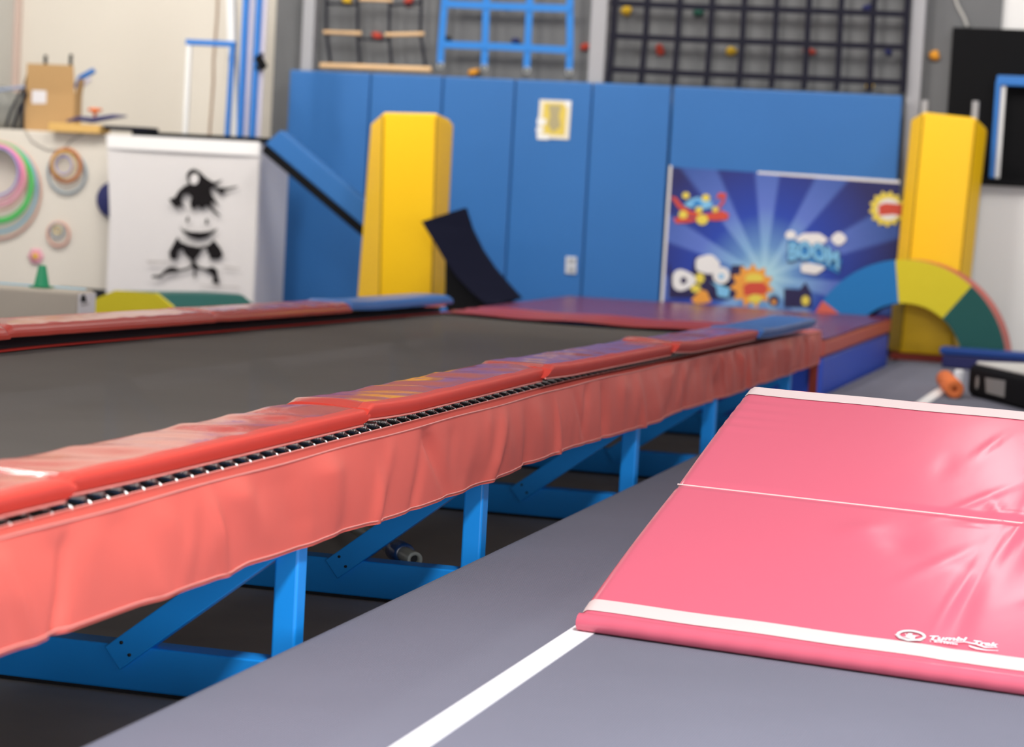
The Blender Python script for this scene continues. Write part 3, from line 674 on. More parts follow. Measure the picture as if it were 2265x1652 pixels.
# notice sheet and outlet
yn = YW-0.006
def quad(y, pts): return [at_y(y, *p) for p in pts]
ns = thing('notice_sheet', 'laminated yellow notice sheet taped to the blue wall pad', 'notice', at_y(yn, 1225, 265))
MB().prism(quad(yn, [(1194, 220), (1264, 223), (1258, 309), (1188, 305)]), (0, 0.005, 0), M['paper']).build('sheet', ns)
mb = MB().poly(quad(yn-0.001, [(1203, 227), (1254, 229), (1249, 300), (1198, 297)]), M['paperyellow'])
mb.poly(quad(yn-0.002, [(1213, 232), (1242, 233), (1236, 255), (1240, 280), (1222, 292), (1212, 275), (1217, 255)]), M['paperdark'])
mb.build('printed_panel', ns)
for k, q in enumerate([[(1188, 262), (1209, 263), (1206, 277), (1188, 276)], [(1186, 282), (1203, 283), (1202, 292), (1186, 292)], [(1187, 295), (1215, 297), (1213, 309), (1188, 308)], [(1250, 222), (1264, 223), (1263, 236), (1249, 236)]]):
    MB().prism(quad(yn-0.003, q), (0, 0.001, 0), M['shiny']).build('tape_piece', ns)
ol = thing('wall_outlet', 'small grey outlet cover on the blue wall pad below the notice sheet', 'outlet', at_y(YW, 1263, 586))
MB().prism(quad(YW-0.001, [(1252, 567), (1276, 568), (1275, 606), (1251, 605)]), (0, -0.012, 0), M['plate'], 0.003).build('plate', ol)
for yy in (577, 596): MB().prism(quad(YW-0.0135, [(1258, yy-5), (1270, yy-4.6), (1270, yy+5), (1258, yy+4.6)]), (0, -0.003, 0), mat('socket_grey', (0.35, 0.36, 0.38))).build('socket', ol)

# ---------------------------------------------------------------- comic poster
yp = YW-0.012
pos = thing('comic_poster', 'blue comic burst poster hanging on the wall pads above the landing mat', 'poster', at_y(yp, 1690, 612))
mp = bpy.data.materials.new('poster_print'); mp.use_nodes = True; nt = mp.node_tree; bsdf = nt.nodes['Principled BSDF']; bsdf.inputs['Roughness'].default_value = 0.5
tc = nt.nodes.new('ShaderNodeTexCoord'); sep = nt.nodes.new('ShaderNodeSeparateXYZ'); nt.links.new(tc.outputs['Object'], sep.inputs[0])
at2 = nt.nodes.new('ShaderNodeMath'); at2.operation = 'ARCTAN2'; nt.links.new(sep.outputs['X'], at2.inputs[0]); nt.links.new(sep.outputs['Z'], at2.inputs[1])
mul = nt.nodes.new('ShaderNodeMath'); mul.operation = 'MULTIPLY_ADD'; mul.inputs[1].default_value = 11.0; mul.inputs[2].default_value = 1.9; nt.links.new(at2.outputs[0], mul.inputs[0])
sn = nt.nodes.new('ShaderNodeMath'); sn.operation = 'SINE'; nt.links.new(mul.outputs[0], sn.inputs[0])
r1 = nt.nodes.new('ShaderNodeValToRGB'); nt.links.new(sn.outputs[0], r1.inputs[0]); r1.color_ramp.elements[0].position = 0.05; r1.color_ramp.elements[1].position = 0.45
ln = nt.nodes.new('ShaderNodeVectorMath'); ln.operation = 'LENGTH'; nt.links.new(tc.outputs['Object'], ln.inputs[0])
def ramp(stops):
    r = nt.nodes.new('ShaderNodeValToRGB'); nt.links.new(ln.outputs['Value'], r.inputs[0]); e = r.color_ramp.elements
    e[0].position, e[0].color = stops[0][0], (*stops[0][1], 1); e[1].position, e[1].color = stops[1][0], (*stops[1][1], 1)
    for p_, c_ in stops[2:]: q = e.new(p_); q.color = (*c_, 1)
    return r
ra = ramp([(0.06, (0.36, 0.62, 0.72)), (0.95, (0.012, 0.012, 0.10)), (0.22, (0.12, 0.27, 0.55)), (0.45, (0.012, 0.05, 0.38))])
rb = ramp([(0.06, (0.42, 0.66, 0.74)), (0.95, (0.035, 0.085, 0.32)), (0.22, (0.22, 0.42, 0.66)), (0.5, (0.10, 0.17, 0.55))])
mx = nt.nodes.new('ShaderNodeMix'); mx.data_type = 'RGBA'
nt.links.new(r1.outputs['Color'], mx.inputs[0]); nt.links.new(ra.outputs['Color'], mx.inputs[6]); nt.links.new(rb.outputs['Color'], mx.inputs[7]); nt.links.new(mx.outputs[2], bsdf.inputs['Base Color'])
PC = lambda n, c: mat('print_'+n, c, 0.5, 0.4)
cw, cb, cyel, cor, cred, csky, cdk = PC('white', (0.78, 0.76, 0.74)), PC('blue', (0.03, 0.22, 0.55)), PC('yellow', (0.75, 0.60, 0.08)), PC('orange', (0.80, 0.33, 0.05)), PC('red', (0.60, 0.07, 0.04)), PC('sky', (0.20, 0.50, 0.75)), PC('night', (0.02, 0.015, 0.07))
mb = MB(); LV = [0]
mb.prism(quad(yp, [(1483, 369), (1990, 401), (1986, 720), (1462, 720)]), (0, 0.008, 0), mp)
def pp(pts, m):
    LV[0] += 1; mb.poly(quad(yp-0.0006-0.00025*LV[0], pts), m)
def c1(x, y): return (1440+x/4.86, 350+y/4.86)
def burst(cx, cy, r0, r1_, n, m, ph=0.0, sx=1.0):
    pp([(cx+sx*(r1_ if k % 2 == 0 else r0)*math.cos(ph+math.pi*k/n), cy+(r1_ if k % 2 == 0 else r0)*math.sin(ph+math.pi*k/n)) for k in range(2*n)], m)
def blob(cx, cy, rx, ry, m, lob=0, amp=0.0): pp([(cx+rx*(1+amp*math.cos(lob*t))*math.cos(t), cy+ry*(1+amp*math.cos(lob*t))*math.sin(t)) for t in np.linspace(0, 2*math.pi, 33)[:-1]], m)
pp([(1481, 366), (1486, 366), (1464, 720), (1458, 720)], cw); pp([(1676, 379), (1990, 399), (1990, 406), (1676, 384)], cw)
# skyline and lower left drawings
pp([c1(190, 1100), c1(230, 1250), c1(420, 1280), c1(480, 1050), c1(640, 1250), c1(650, 1520), c1(840, 1520), c1(830, 1300), c1(870, 1150), c1(1000, 1150), c1(1000, 1500), c1(190, 1500)], cdk)
blob(*c1(345, 1310), 26, 23, cw, 3, 0.10); blob(*c1(350, 1315), 7, 8, cdk)
blob(*c1(605, 1140), 27, 21, cw, 5, 0.05); blob(*c1(755, 1260), 19, 19, cw); blob(*c1(755, 1270), 6, 6, csky)
pp([c1(640, 1330), c1(740, 1360), c1(850, 1400), c1(830, 1500), c1(720, 1480)], csky); pp([c1(640, 1330), c1(700, 1380), c1(720, 1500), c1(660, 1500)], cdk)
blob(*c1(525, 1290), 10, 12, cyel); blob(*c1(480, 1400), 11, 9, cyel)
pp([c1(430, 1520), c1(540, 1410), c1(600, 1430), c1(650, 1540), c1(560, 1560), c1(470, 1560)], cor)
burst(*c1(1085, 1370), 36, 50, 11, cor, 0.2); blob(*c1(1110, 1290), 20, 11, cyel)
pp([c1(990, 1370), c1(1060, 1330), c1(1200, 1330), c1(1260, 1390), c1(1230, 1460), c1(1000, 1480)], cred); blob(*c1(1120, 1510), 15, 10, cyel)
pp([c1(1430, 1400), c1(1600, 1410), c1(1660, 1330), c1(1720, 1440), c1(1730, 1600), c1(1430, 1600)], cdk); blob(*c1(1660, 1530), 9, 11, cyel); blob(*c1(1320, 1530), 12, 12, cdk); blob(*c1(1320, 1545), 5, 6, cor)
# upper left sign: sky blue shape with red swirls and yellow dots
for pts in ([(210, 410), (270, 420), (330, 500), (420, 560), (560, 600), (680, 580), (780, 430), (700, 430), (730, 370), (810, 380), (790, 470), (700, 590), (560, 650), (400, 620), (290, 530)],
            [(240, 650), (330, 620), (470, 650), (600, 620), (760, 560), (840, 600), (820, 660), (700, 670), (560, 660), (400, 690), (270, 700)]):
    pp([c1(*q) for q in pts], cred)
pp([c1(*q) for q in [(350, 500), (430, 440), (500, 415), (580, 450), (650, 460), (660, 520), (580, 550), (500, 520), (420, 530)]], csky)
pp([c1(*q) for q in [(430, 490), (500, 440), (550, 490), (540, 530), (480, 520)]], cb)
for q, r in (((375, 400), 8), ((590, 425), 9), ((345, 605), 10), ((515, 555), 8), ((550, 660), 13), ((690, 550), 7)): blob(*c1(*q), r, r*0.9, cyel)
# right burst
burst(1962, 462, 33, 41, 13, cyel, 0.1); blob(1966, 463, 26, 24, cw)
pp([(1943, 454), (1958, 449), (1996, 452), (1996, 478), (1975, 474), (1944, 477)], cred)
# centre bubble with outlined lettering
blob(1749, 520, 12, 10, cw); blob(1855, 528, 16, 14, cw, 4, 0.06); blob(1795, 530, 34, 15, cw, 6, 0.05); blob(1796, 593, 26, 13, cw, 5, 0.08)
pp([(1742, 530), (1752, 528), (1790, 545), (1830, 545), (1862, 575), (1856, 606), (1820, 588), (1785, 580), (1754, 572), (1744, 552)], cb)
vs, fs = text_mesh('BOOM', 0.05, 0.0)
for (g, m, ds) in ((1.6, cdk, 0.0), (0.0, csky, 0.0)):
    LV[0] += 1; yq = yp-0.0006-0.00025*LV[0]
    if g: vv, ff = text_mesh('BOOM', 0.085, 0.0)
    else: vv, ff = vs, fs
    def wpx(x, y):
        arch = -12*math.sin(math.pi*x)+x*20
        return at_y(yq, 1744-g+(112+2*g)*x, 575+g+arch-(38+2*g)*y)
    mb.add([wpx(x, y) for x, y in vv], ff, m)
mb.build('print', pos)

# ================================================================ NETS, LADDER AND HOLDS
yn = 17.272
def strapline(mb, pts, w, t, m):
    P_ = [at_y(yn, *p) for p in pts]
    for a, b in zip(P_[:-1], P_[1:]): mb.bar(a, b, w, t, m, up=EY)
    return mb
cn = thing('cargo_net', 'black cargo net with square openings hanging above the blue wall pads at the right', 'climbing net', at_y(yn, 1680, 100))
xs_top = [1360+71.5*k for k in range(10)]
for k in range(10):
    x = xs_top[k] if k < 9 else 2006
    strapline(MB(), [(x+14, -190), (x, 6+k*2.7), (x-4, 80+k*2.8), (x-12+k*0.6, 153+k*3.3), (x-15+k*0.6, 183+k*2.6)], 0.042, 0.012, M['rope']).build('upright_strap', cn)
yn -= 0.008
for r, (ya, ybb) in enumerate([(-142, -108), (-68, -40), (6, 32), (79, 105), (153, 183)]):
    sx = 1350-r*2+8
    strapline(MB(), [(sx-4, ya), (sx+180, ya+(ybb-ya)*0.27+2), (sx+360, ya+(ybb-ya)*0.54+1), (2010-r*2, ybb)], 0.042, 0.012, M['rope']).build('cross_strap', cn)
yn = 17.272
bn = thing('strap_net', 'bright blue strap net hanging on the grey climbing wall', 'climbing net', at_y(yn, 1110, 60))
for (tx, bx, by_) in ((984, 974, 140), (1076, 1071, 145), (1172, 1165, 150), (1261, 1259, 154)):
    s_ = strapline(MB(), [(tx+6, -150), (tx, 0), (bx+2, by_-40), (bx, by_)], 0.052, 0.010, M['bluewebbing']).build('upright_strap', bn)
    e = at_y(yn, bx, by_+5); MB().tube(circle(e, EX, EZ, 0.022, 12), 0.006, M['clip'], 6, closed=True).build('clip', bn)
yn -= 0.008
for (p0, p1, p2) in (((988, -96), (1110, -92), (1266, -84)), ((984, 8), (1110, 14), (1266, 19)), ((978, 98), (1110, 103), (1262, 111))):
    strapline(MB(), [p0, p1, p2], 0.052, 0.010, M['bluewebbing']).build('cross_strap', bn)
yn = 17.272
rl = thing('rope_ladder', 'rope ladder net with pale wooden rungs hanging at the left of the climbing wall', 'rope ladder', at_y(yn, 830, 70))
for pts in ([(724, -160), (722, 0), (722, 70), (731, 150)], [(795, -160), (792, 0), (791, 80), (796, 150)], [(866, -160), (862, 0), (861, 80), (866, 150)], [(936, -160), (932, 0), (930, 75), (942, 150)]):
    MB().tube([at_y(yn, *p) for p in pts], 0.012, M['rope'], 6).build('rope', rl)
def rung(a, b, r, m, nm='rung'): MB().tube([at_y(yn-0.02, *a), at_y(yn-0.02, *b)], r, m, 10).build(nm, rl)
rung((709, 145), (954, 154), 0.023, M['wood']); rung((716, 71), (799, 74), 0.015, M['wood']); rung((852, 77), (938, 75), 0.015, M['wood']); rung((796, -2), (868, 1), 0.014, M['wood'])
rung((716, -78), (799, -74), 0.015, M['wood']); rung((852, -72), (938, -72), 0.015, M['wood'])
for a, b in (((791, 86), (862, 88)), ((722, 8), (794, 10)), ((862, 12), (933, 6)), ((792, -66), (864, -64))): rung(a, b, 0.010, M['rope'], 'cross_rope')
holds = [(832, 78, 'holdred', 'red climbing hold in the middle of the rope ladder', 1.0), (768, 1, 'holdyellow', 'yellow climbing hold at the top of the rope ladder', 1.2), (906, 2, 'holdred', 'red climbing hold near the top right of the rope ladder', 1.1),
         (1297, 102, 'holdred', 'red climbing hold between the blue strap net and the middle grey post', 0.9), (1050, 161, 'holdorange', 'orange climbing hold just above the blue pads under the blue strap net', 1.0),
         (1140, 90, 'holdnavy', 'navy climbing hold seen through the lower row of the blue strap net', 0.9), (988, 84, 'holdblack', 'black climbing hold by the left strap of the blue net', 0.7),
         (1384, 26, 'holdyellow', 'yellow climbing hold at the upper left of the black cargo net', 1.1), (1460, 110, 'holdred', 'red climbing hold in the second column of the black cargo net', 1.1),
         (1620, 112, 'holdyellow', 'yellow climbing hold in the fourth column of the black cargo net', 1.0), (1792, 116, 'holdred', 'red climbing hold behind the right half of the black cargo net', 1.0),
         (1545, 28, 'holdgreen', 'dark green climbing hold behind the upper row of the black cargo net', 1.0), (1920, 16, 'holdnavy', 'navy climbing hold at the upper right of the black cargo net', 1.0),
         (1922, 192, 'holdyellow', 'small yellow climbing hold at the lower right of the black cargo net', 0.7), (1965, 115, 'holdnavy', 'navy climbing hold in the last column of the black cargo net', 0.8),
         (2070, 122, 'holdorange', 'orange climbing hold on the grey wall between the right post and the black board', 1.1), (1125, 14, 'holdnavy', 'navy climbing hold behind the upper strap of the blue net', 0.8)]
for k, (px, py, m, lb, sc) in enumerate(holds):
    c = at_y(17.405, px, py); rnd = random.Random(k); bm = bmesh.new(); bmesh.ops.create_icosphere(bm, subdivisions=2, radius=0.036*sc)
    for v in bm.verts:
        f = 1+0.25*math.sin(v.co.x*70+k)+0.2*math.cos(v.co.z*60-k*2); v.co = Vector((v.co.x*1.15*f, v.co.y*0.9, v.co.z*f*0.85)); v.co.y = min(v.co.y, 0.014)
    bmesh.ops.rotate(bm, verts=bm.verts[:], cent=(0, 0, 0), matrix=Matrix.Rotation(rnd.uniform(-0.6, 0.6), 3, 'Y'))
    bmesh.ops.translate(bm, verts=bm.verts[:], vec=c)
    tag(MB().addbm(bm, M[m], True).build('climbing_hold'), lb, 'climbing hold', 'holds on the climbing wall')

# ================================================================ LEFT GROUP
# emblem box
yq = 16.2
xa, xb = at_y(yq, 240, 292).x, at_y(yq, 580, 305).x; zt = at_y(yq, 400, 299).z
eb = thing('emblem_box', 'white covered box with the black hair-bun child emblem on its front', 'box', ((xa+xb)/2, yq+0.28, ZM))
MB().box((xa+0.20, yq, ZM), (xb, yq+0.56, zt-0.02), mat('lavender_cover', (0.60, 0.59, 0.63), 0.7, 0.3), 0.012).build('body', eb)
MB().box((xa+0.195, yq-0.03, zt-0.02), (xb+0.03, yq+0.57, zt+0.012), M['black'], 0.006).build('top_rim', eb)
rows = []
for j in range(25):
    t = j/24; row = []
    for i in range(33):
        u = i/32; l = xa + 0.05*min(1, t*2.2)*(1) ; x = l + (xb-0.005-l)*u
        z = zt-0.025 - (zt-0.025-ZM-0.01)*t
        row.append((x, yq-0.016 - 0.008*math.sin(u*9+t*2)*t - 0.012*(abs(u-0.5)*2)**6, z))
    rows.append(row)
bn_ = MB().grid(rows, M['cloth']).build('front_cloth', eb)
zl = 0.032*0+ (zt-0.025)
MB().grid([[(xa+0.002, yq-0.032, zt-0.02), (xb-0.003, yq-0.032, zt-0.02)], [(xa+0.012, yq-0.036, zt-0.12), (xb-0.003, yq-0.036, zt-0.12)]], M['cloth2'], False).build('top_hem', eb)
mb = MB(); LV[0] = 0
def ip(pts, m, h=0):
    mb.poly([at_y(yq-0.044-0.002*h, 300+x/5.33, 350+y/5.33) for x, y in pts], m)
def iell(cx, cy, rx, ry, m, h=0, rot=0.0):
    ip([(cx+rx*math.cos(t)*math.cos(rot)-ry*math.sin(t)*math.sin(rot), cy+rx*math.cos(t)*math.sin(rot)+ry*math.sin(t)*math.cos(rot)) for t in np.linspace(0, 2*math.pi, 25)[:-1]], m, h)
ip([(390, 485), (460, 460), (510, 380), (575, 325), (635, 300), (610, 260), (600, 190), (635, 140), (690, 122), (750, 155), (830, 230), (920, 285), (1030, 250), (965, 312), (925, 330), (1010, 352), (1100, 342), (1210, 325), (1190, 345), (1060, 382), (1020, 435), (955, 385), (915, 348), (880, 360), (895, 425), (940, 490), (985, 570), (905, 510), (885, 540), (930, 600), (1015, 692), (940, 655), (870, 580), (830, 560), (780, 605), (740, 560), (700, 592), (662, 602), (640, 530), (665, 455), (620, 415), (560, 430), (538, 500), (560, 560), (590, 602), (545, 575), (512, 560), (492, 592), (440, 552)], M['ink'])
iell(692, 245, 52, 66, M['cloth'], 1, 0.2)
ip([(510, 800), (560, 842), (650, 866), (760, 872), (870, 862), (972, 822), (920, 885), (830, 940), (740, 956), (640, 932), (560, 875)], M['ink'])
iell(612, 722, 17, 34, M['ink'], 0, 0.15); iell(838, 745, 18, 36, M['ink'], 0, 0.1)
ip([(490, 928), (530, 985), (620, 1024), (740, 1046), (860, 1022), (922, 962), (1000, 1060), (1032, 1140), (985, 1190), (882, 1190), (860, 1130), (830, 1062), (780, 1082), (735, 1150), (695, 1200), (705, 1240), (760, 1282), (850, 1298), (900, 1275), (960, 1312), (970, 1400), (992, 1482), (900, 1462), (922, 1400), (890, 1360), (800, 1322), (735, 1302), (702, 1340), (712, 1402), (678, 1402), (688, 1320), (676, 1285), (600, 1322), (490, 1346), (400, 1352), (340, 1372), (300, 1416), (180, 1406), (200, 1382), (290, 1376), (340, 1320), (400, 1280), (480, 1286), (502, 1310), (570, 1300), (640, 1276), (664, 1240), (650, 1190), (590, 1142), (552, 1072), (502, 1092), (490, 1192), (410, 1192), (394, 1110), (430, 1040)], M['ink'])
ip([(135, 1208), (380, 1216), (380, 1232), (135, 1236)], M['inkgrey']); ip([(1030, 1270), (1220, 1296), (1220, 1308), (1030, 1290)], M['inkgrey'])
ip([(760, 1490), (1230, 1520), (1230, 1534), (760, 1500)], M['inkgrey'])
tag(mb.build('emblem_print', bn_), 'black child emblem print')

# foam octagon block
oc = thing('octagon_block', 'foam octagon block in yellow and green on the floor before the emblem box', 'foam block', (-6.2, 14.4, ZM))
yo = 14.2
E1 = [at_y(yo, *p) for p in [(205, 696), (255, 642), (345, 643), (374, 682)]]
cx_ = (E1[1].x+E1[2].x)/2; top_z = E1[1].z; w_ = (E1[2].x-E1[1].x)/2; Hh = (top_z-ZM)/2
side_ = [(-w_, Hh), (w_, Hh), (w_+0.12, 0.36*Hh), (w_+0.12, -0.36*Hh), (w_, -Hh), (-w_, -Hh), (-w_-0.22, -0.36*Hh), (-w_-0.22, 0.2*Hh)]
pts = [Vector((cx_+x, yo, ZM+Hh+z)) for x, z in side_]
ax_ = Vector((0.40, 0.62, 0))
tag(MB().prism(pts, ax_*0.02, M['archyellow'], 0.0).build('end_face', oc), 'yellow end face')
tag(MB().prism([p+ax_*0.021 for p in pts], ax_*0.9, M['archgreen'], 0.02).build('body', oc), 'green side faces')
# beige landing mat at the left edge
ya = 11.5
zb_ = at_y(ya, 100, 640).z; xr_ = at_y(ya, 171, 660).x
bg = thing('beige_mat', 'thick beige landing mat at the left edge under the green cone', 'gym mat', (xr_-0.9, ya+0.5, ZM))
MB().box((xr_-2.2, ya, ZM), (xr_, ya+0.22, zb_), M['beige'], 0.02).build('body', bg)
tag(MB().box((xr_, ya+0.01, ZM+0.01), (xr_+0.006, ya+0.21, zb_-0.012), M['cloth2'], 0.002).build('end_patch', bg), 'white patch at the end')
ex = lambda q: at_x(xr_+0.0075, *q)
MB().poly([ex(q) for q in [(178, 668), (180, 655), (185, 650), (189, 655), (192, 668)]], M['ink']).poly([ex(q) for q in [(179, 672), (196, 670), (196, 674), (179, 677)]], M['inkgrey']).build('patch_print', bg)
MB().tube([(xr_-2.15, ya+0.2, zb_), (xr_-0.05, ya+0.2, zb_)], 0.009, M['hblue'], 6).build('edge_piping', bg)
# green cone on the beige mat
c = at_y(ya+0.1, 92, 631); c.z = zb_+0.002
cn_ = thing('sports_cone', 'green sports cone standing on the beige landing mat', 'cone', c)
hc = at_y(ya+0.1, 92, 588).z-zb_
MB().lathe(c, EZ, [(0.0, 0.0), (0.045, 0.001), (0.043, 0.012), (0.040, 0.014), (0.020, hc), (0.015, hc+0.002), (0.0, hc+0.002)], M['conegreen'], 24).build('cone_body', cn_)
MB().box((c.x-0.05, c.y-0.05, c.z), (c.x+0.05, c.y+0.05, c.z+0.008), M['conegreen'], 0.003).build('foot', cn_)
# hoops on the partition
yh = 16.449
def hoop(px, py, pr, w, m, lb, k, nm='hoop', cat='hoop', grp=None):
    c = at_y(yh-0.02-0.022*k, px, py); r = (at_y(yh-0.02, px+pr, py)-at_y(yh-0.02, px, py)).length; ww = w/5350*17.5/2
    pts = circle((0, 0, 0), EX, EZ, r, 40)
    o = MB().tube([Vector(p) for p in pts], min(ww, 0.0105) if False else ww*0.9, m, 8, closed=True).build(nm)
    o.scale = (1, min(1.0, 0.010/(ww*0.9)), 1); o.location = c
    return tag(o, lb, cat, grp)
g1 = 'hoops hanging at the left edge of the partition'
for k, (px, py, pr, w, m, lb) in enumerate([(-8, 420, 98, 5, 'horange', 'largest thin coral hoop, outermost of the set at the left edge'), (-8, 414, 90, 6, 'hblue', 'sky blue hoop just inside the coral one at the left edge'),
        (-8, 404, 77, 15, 'hgreen', 'wide green hoop of the set at the left edge'), (-8, 392, 66, 5, 'horange', 'thin coral hoop just inside the green one at the left edge'), (-8, 387, 60, 11, 'hpink', 'pink hoop of the set at the left edge'),
        (-8, 382, 54, 5, 'hmagenta', 'thin magenta hoop between the pink and the purple ones at the left edge'), (-8, 379, 48, 6, 'hpurple', 'innermost purple hoop of the set at the left edge')]):
    hoop(px, py, pr, w, M[m], lb, k, grp=g1)
g2 = 'rings hanging near the white box'
for k, (px, py, pr, w, m, lb) in enumerate([(148, 381, 42, 6, 'hsage', 'slate blue outer ring of the larger ring set on the partition'), (146, 366, 32, 11, 'hbrown', 'brown ring inside the slate blue one on the partition'), (141, 364, 24, 5, 'hyellow', 'pale yellow ring inside the brown one on the partition'), (141, 365, 19, 4, 'hpurple', 'small purple ring, innermost of the larger ring set on the partition')]):
    hoop(px, py, pr, w, M[m], lb, k, 'ring', 'ring', g2)
g3 = 'small rings above the cone'
for k, (px, py, pr, w, m, lb) in enumerate([(129, 518, 24, 6, 'horange', 'coral ring of the small ring set above the green cone'), (126, 511, 14, 6, 'hsage', 'small grey ring inside the coral ring above the green cone'), (127, 508, 8, 4, 'hyellow', 'tiny yellow ring in the middle of the small ring set')]):
    hoop(px, py, pr, w, M[m], lb, k, 'ring', 'ring', g3)
fl = at_y(yh-0.012, 79, 567); ft = thing('toy_flower', 'pink toy flower with yellow middle on the partition above the green cone', 'flower', fl)
mb = MB()
for k in range(6):
    a = k*math.pi/3; c = fl+EX*0.035*math.cos(a)+EZ*0.035*math.sin(a)
    mb.lathe(c, -EY, [(0.0, -0.008), (0.026, -0.008), (0.026, 0.004), (0.0, 0.008)], M['hpink'], 12)
mb.build('petals', ft); MB().lathe(fl, -EY, [(0.022, 0.0), (0.022, 0.014), (0.0, 0.02)], M['holdyellow'], 14).build('middle', ft)
nd = at_y(yh-0.03, 252, 442)
tag(MB().lathe((nd.x, yh, nd.z), -EY, [(0.0, 0.001), (0.125, 0.001), (0.135, 0.015), (0.135, 0.045), (0.12, 0.06), (0.0, 0.062)], M['navydisc'], 36).build('navy_disc'), 'round navy cushion disc half hidden behind the white emblem box', 'cushion disc')
wl = [at_y(yh-0.008, *p) for p in [(55, 286), (70, 312), (105, 332), (140, 330), (160, 308), (180, 298), (185, 293)]]
tag(MB().tube(wl, 0.004, mat('thin_wire', (0.30, 0.28, 0.26), 0.6), 6).build('hanging_wire'), 'thin wire drooping down the partition over the larger ring set', 'wire')
# cardboard box on the ledge
yx = 16.62; zl_ = at_y(16.45, 100, 290).z+0.0
ca = [at_y(yx, 53, 288), at_y(yx, 163, 288), at_y(yx, 160, 210), at_y(yx, 56, 205)]
cx0, cx1 = ca[0].x, ca[1].x; ctz = at_y(yx, 100, 207).z
cb_ = thing('cardboard_box', 'open cardboard box with a white label standing on the partition ledge', 'cardboard box', ((cx0+cx1)/2, yx+0.15, zl_))
t_ = 0.006
mb = MB().box((cx0, yx, zl_), (cx1, yx+t_, ctz), M['card']).box((cx0, yx+0.11, zl_), (cx1, yx+0.12, ctz), M['card']).box((cx0, yx, zl_), (cx0+t_, yx+0.12, ctz), M['card']).box((cx1-t_, yx, zl_), (cx1, yx+0.12, ctz), M['card']).box((cx0, yx, zl_), (cx1, yx+0.12, zl_+0.006), M['card'])
mb.build('body', cb_)
ft_ = at_y(yx-0.0, 100, 142).z
MB().prism([Vector((cx0+0.005, yx, ctz)), Vector((cx1-0.005, yx, ctz)), Vector((cx1-0.01, yx-0.03, ft_)), Vector((cx0+0.02, yx-0.03, ft_))], (0, 0.006, 0), M['card']).build('front_flap', cb_)
MB().prism([Vector((cx0, yx, ctz)), Vector((cx0, yx+0.12, ctz)), Vector((cx0-0.06, yx+0.11, ctz+0.03)), Vector((cx0-0.06, yx+0.02, ctz+0.03))], (0.004, 0, 0.004), M['cardin']).build('side_flap', cb_)
MB().prism([Vector((cx0+0.01, yx+0.004, ctz)), Vector((cx0-0.055, yx+0.05, ctz+0.02)), Vector((cx0+0.012, yx+0.02, ft_-0.005))], (0.002, 0.004, 0), M['cardin']).build('side_flap', cb_)
MB().prism([Vector((cx1, yx, ctz)), Vector((cx1, yx+0.12, ctz)), Vector((cx1+0.02, yx+0.11, ctz+0.12)), Vector((cx1+0.02, yx+0.02, ctz+0.12))], (-0.004, 0, 0.004), M['card']).build('side_flap', cb_)
MB().prism([at_y(yx-0.003, *p) for p in [(71, 186), (103, 186), (102, 229), (70, 229)]], (0, 0.002, 0), mat('label_paper', (0.72, 0.70, 0.72), 0.7)).build('label', cb_)
MB().prism([at_y(yx-0.0025, *p) for p in [(105, 188), (154, 188), (154, 203), (130, 203)]], (0, 0.002, 0), mat('pink_tape', (0.60, 0.40, 0.38), 0.6)).build('tape_strip', cb_)
for k, (pa_, pb_) in enumerate([((107, 200), (101, 122)), ((158, 200), (157, 120))]):
    A_, B_ = at_y(yx+0.06, *pa_), at_y(yx+0.06, *pb_); A_.z = zl_+0.01
    o = MB().tube([A_, Vector((B_.x, B_.y, ctz)), B_], 0.014, M['black'], 8).build('black_rod')
    tag(o, ['black rod sticking out of the cardboard box near its middle', 'black rod sticking out of the cardboard box by its right corner'][k], 'rod', 'rods in the cardboard box')
# pvc corner piece on box
A_ = at_y(yx+0.15, 178, 172); B_ = at_y(yx+0.15, 208, 156)
pz = thing('pipe_piece', 'short blue and white pipe piece leaning out of the cardboard box', 'pipe piece', A_)
MB().tube([at_y(yx+0.15, 168, 195), A_, B_], 0.022, M['pvcblue'], 10).build('blue_sleeve', pz)
MB().tube([at_y(yx+0.15, 184, 188), at_y(yx+0.15, 200, 174)], 0.016, mat('lilac_pipe', (0.66, 0.62, 0.72), 0.5), 10).build('white_end', pz)
# plank and clutter on the ledge
a = at_y(16.47, 122, 278); b = at_y(16.47, 242, 290)
tag(MB().box((a.x, 16.36, zl_+0.002 if False else zl_+0.001), (b.x-0.03, 16.55, a.z+0.02), M['plank'], 0.004).build('pine_plank'), 'short yellow pine plank on the ledge between the cardboard box and the emblem box', 'plank')
zz = a.z+0.021
nv_ = [at_y(16.48, *p) for p in [(148, 268), (175, 262), (205, 266), (250, 258), (280, 257)]]
for q in nv_: q.z = max(q.z, zz+0.012)
tag(MB().tube(nv_, [0.008, 0.018, 0.022, 0.018, 0.006], M['navydisc'], 10).build('navy_strap'), 'rolled navy strap lying on the pine plank', 'strap')
oo = at_y(16.48, 210, 246); oo.z = max(oo.z, zz+0.11)
ow = thing('orange_knob', 'orange mushroom-shaped knob on the navy strap', 'knob', (oo.x, oo.y, oo.z-0.05))
MB().lathe((oo.x, oo.y, oo.z), EZ, [(0.0, -0.05), (0.012, -0.05), (0.014, -0.02), (0.055, -0.004), (0.05, 0.012), (0.0, 0.016)], M['orange'], 20).build('cap', ow)
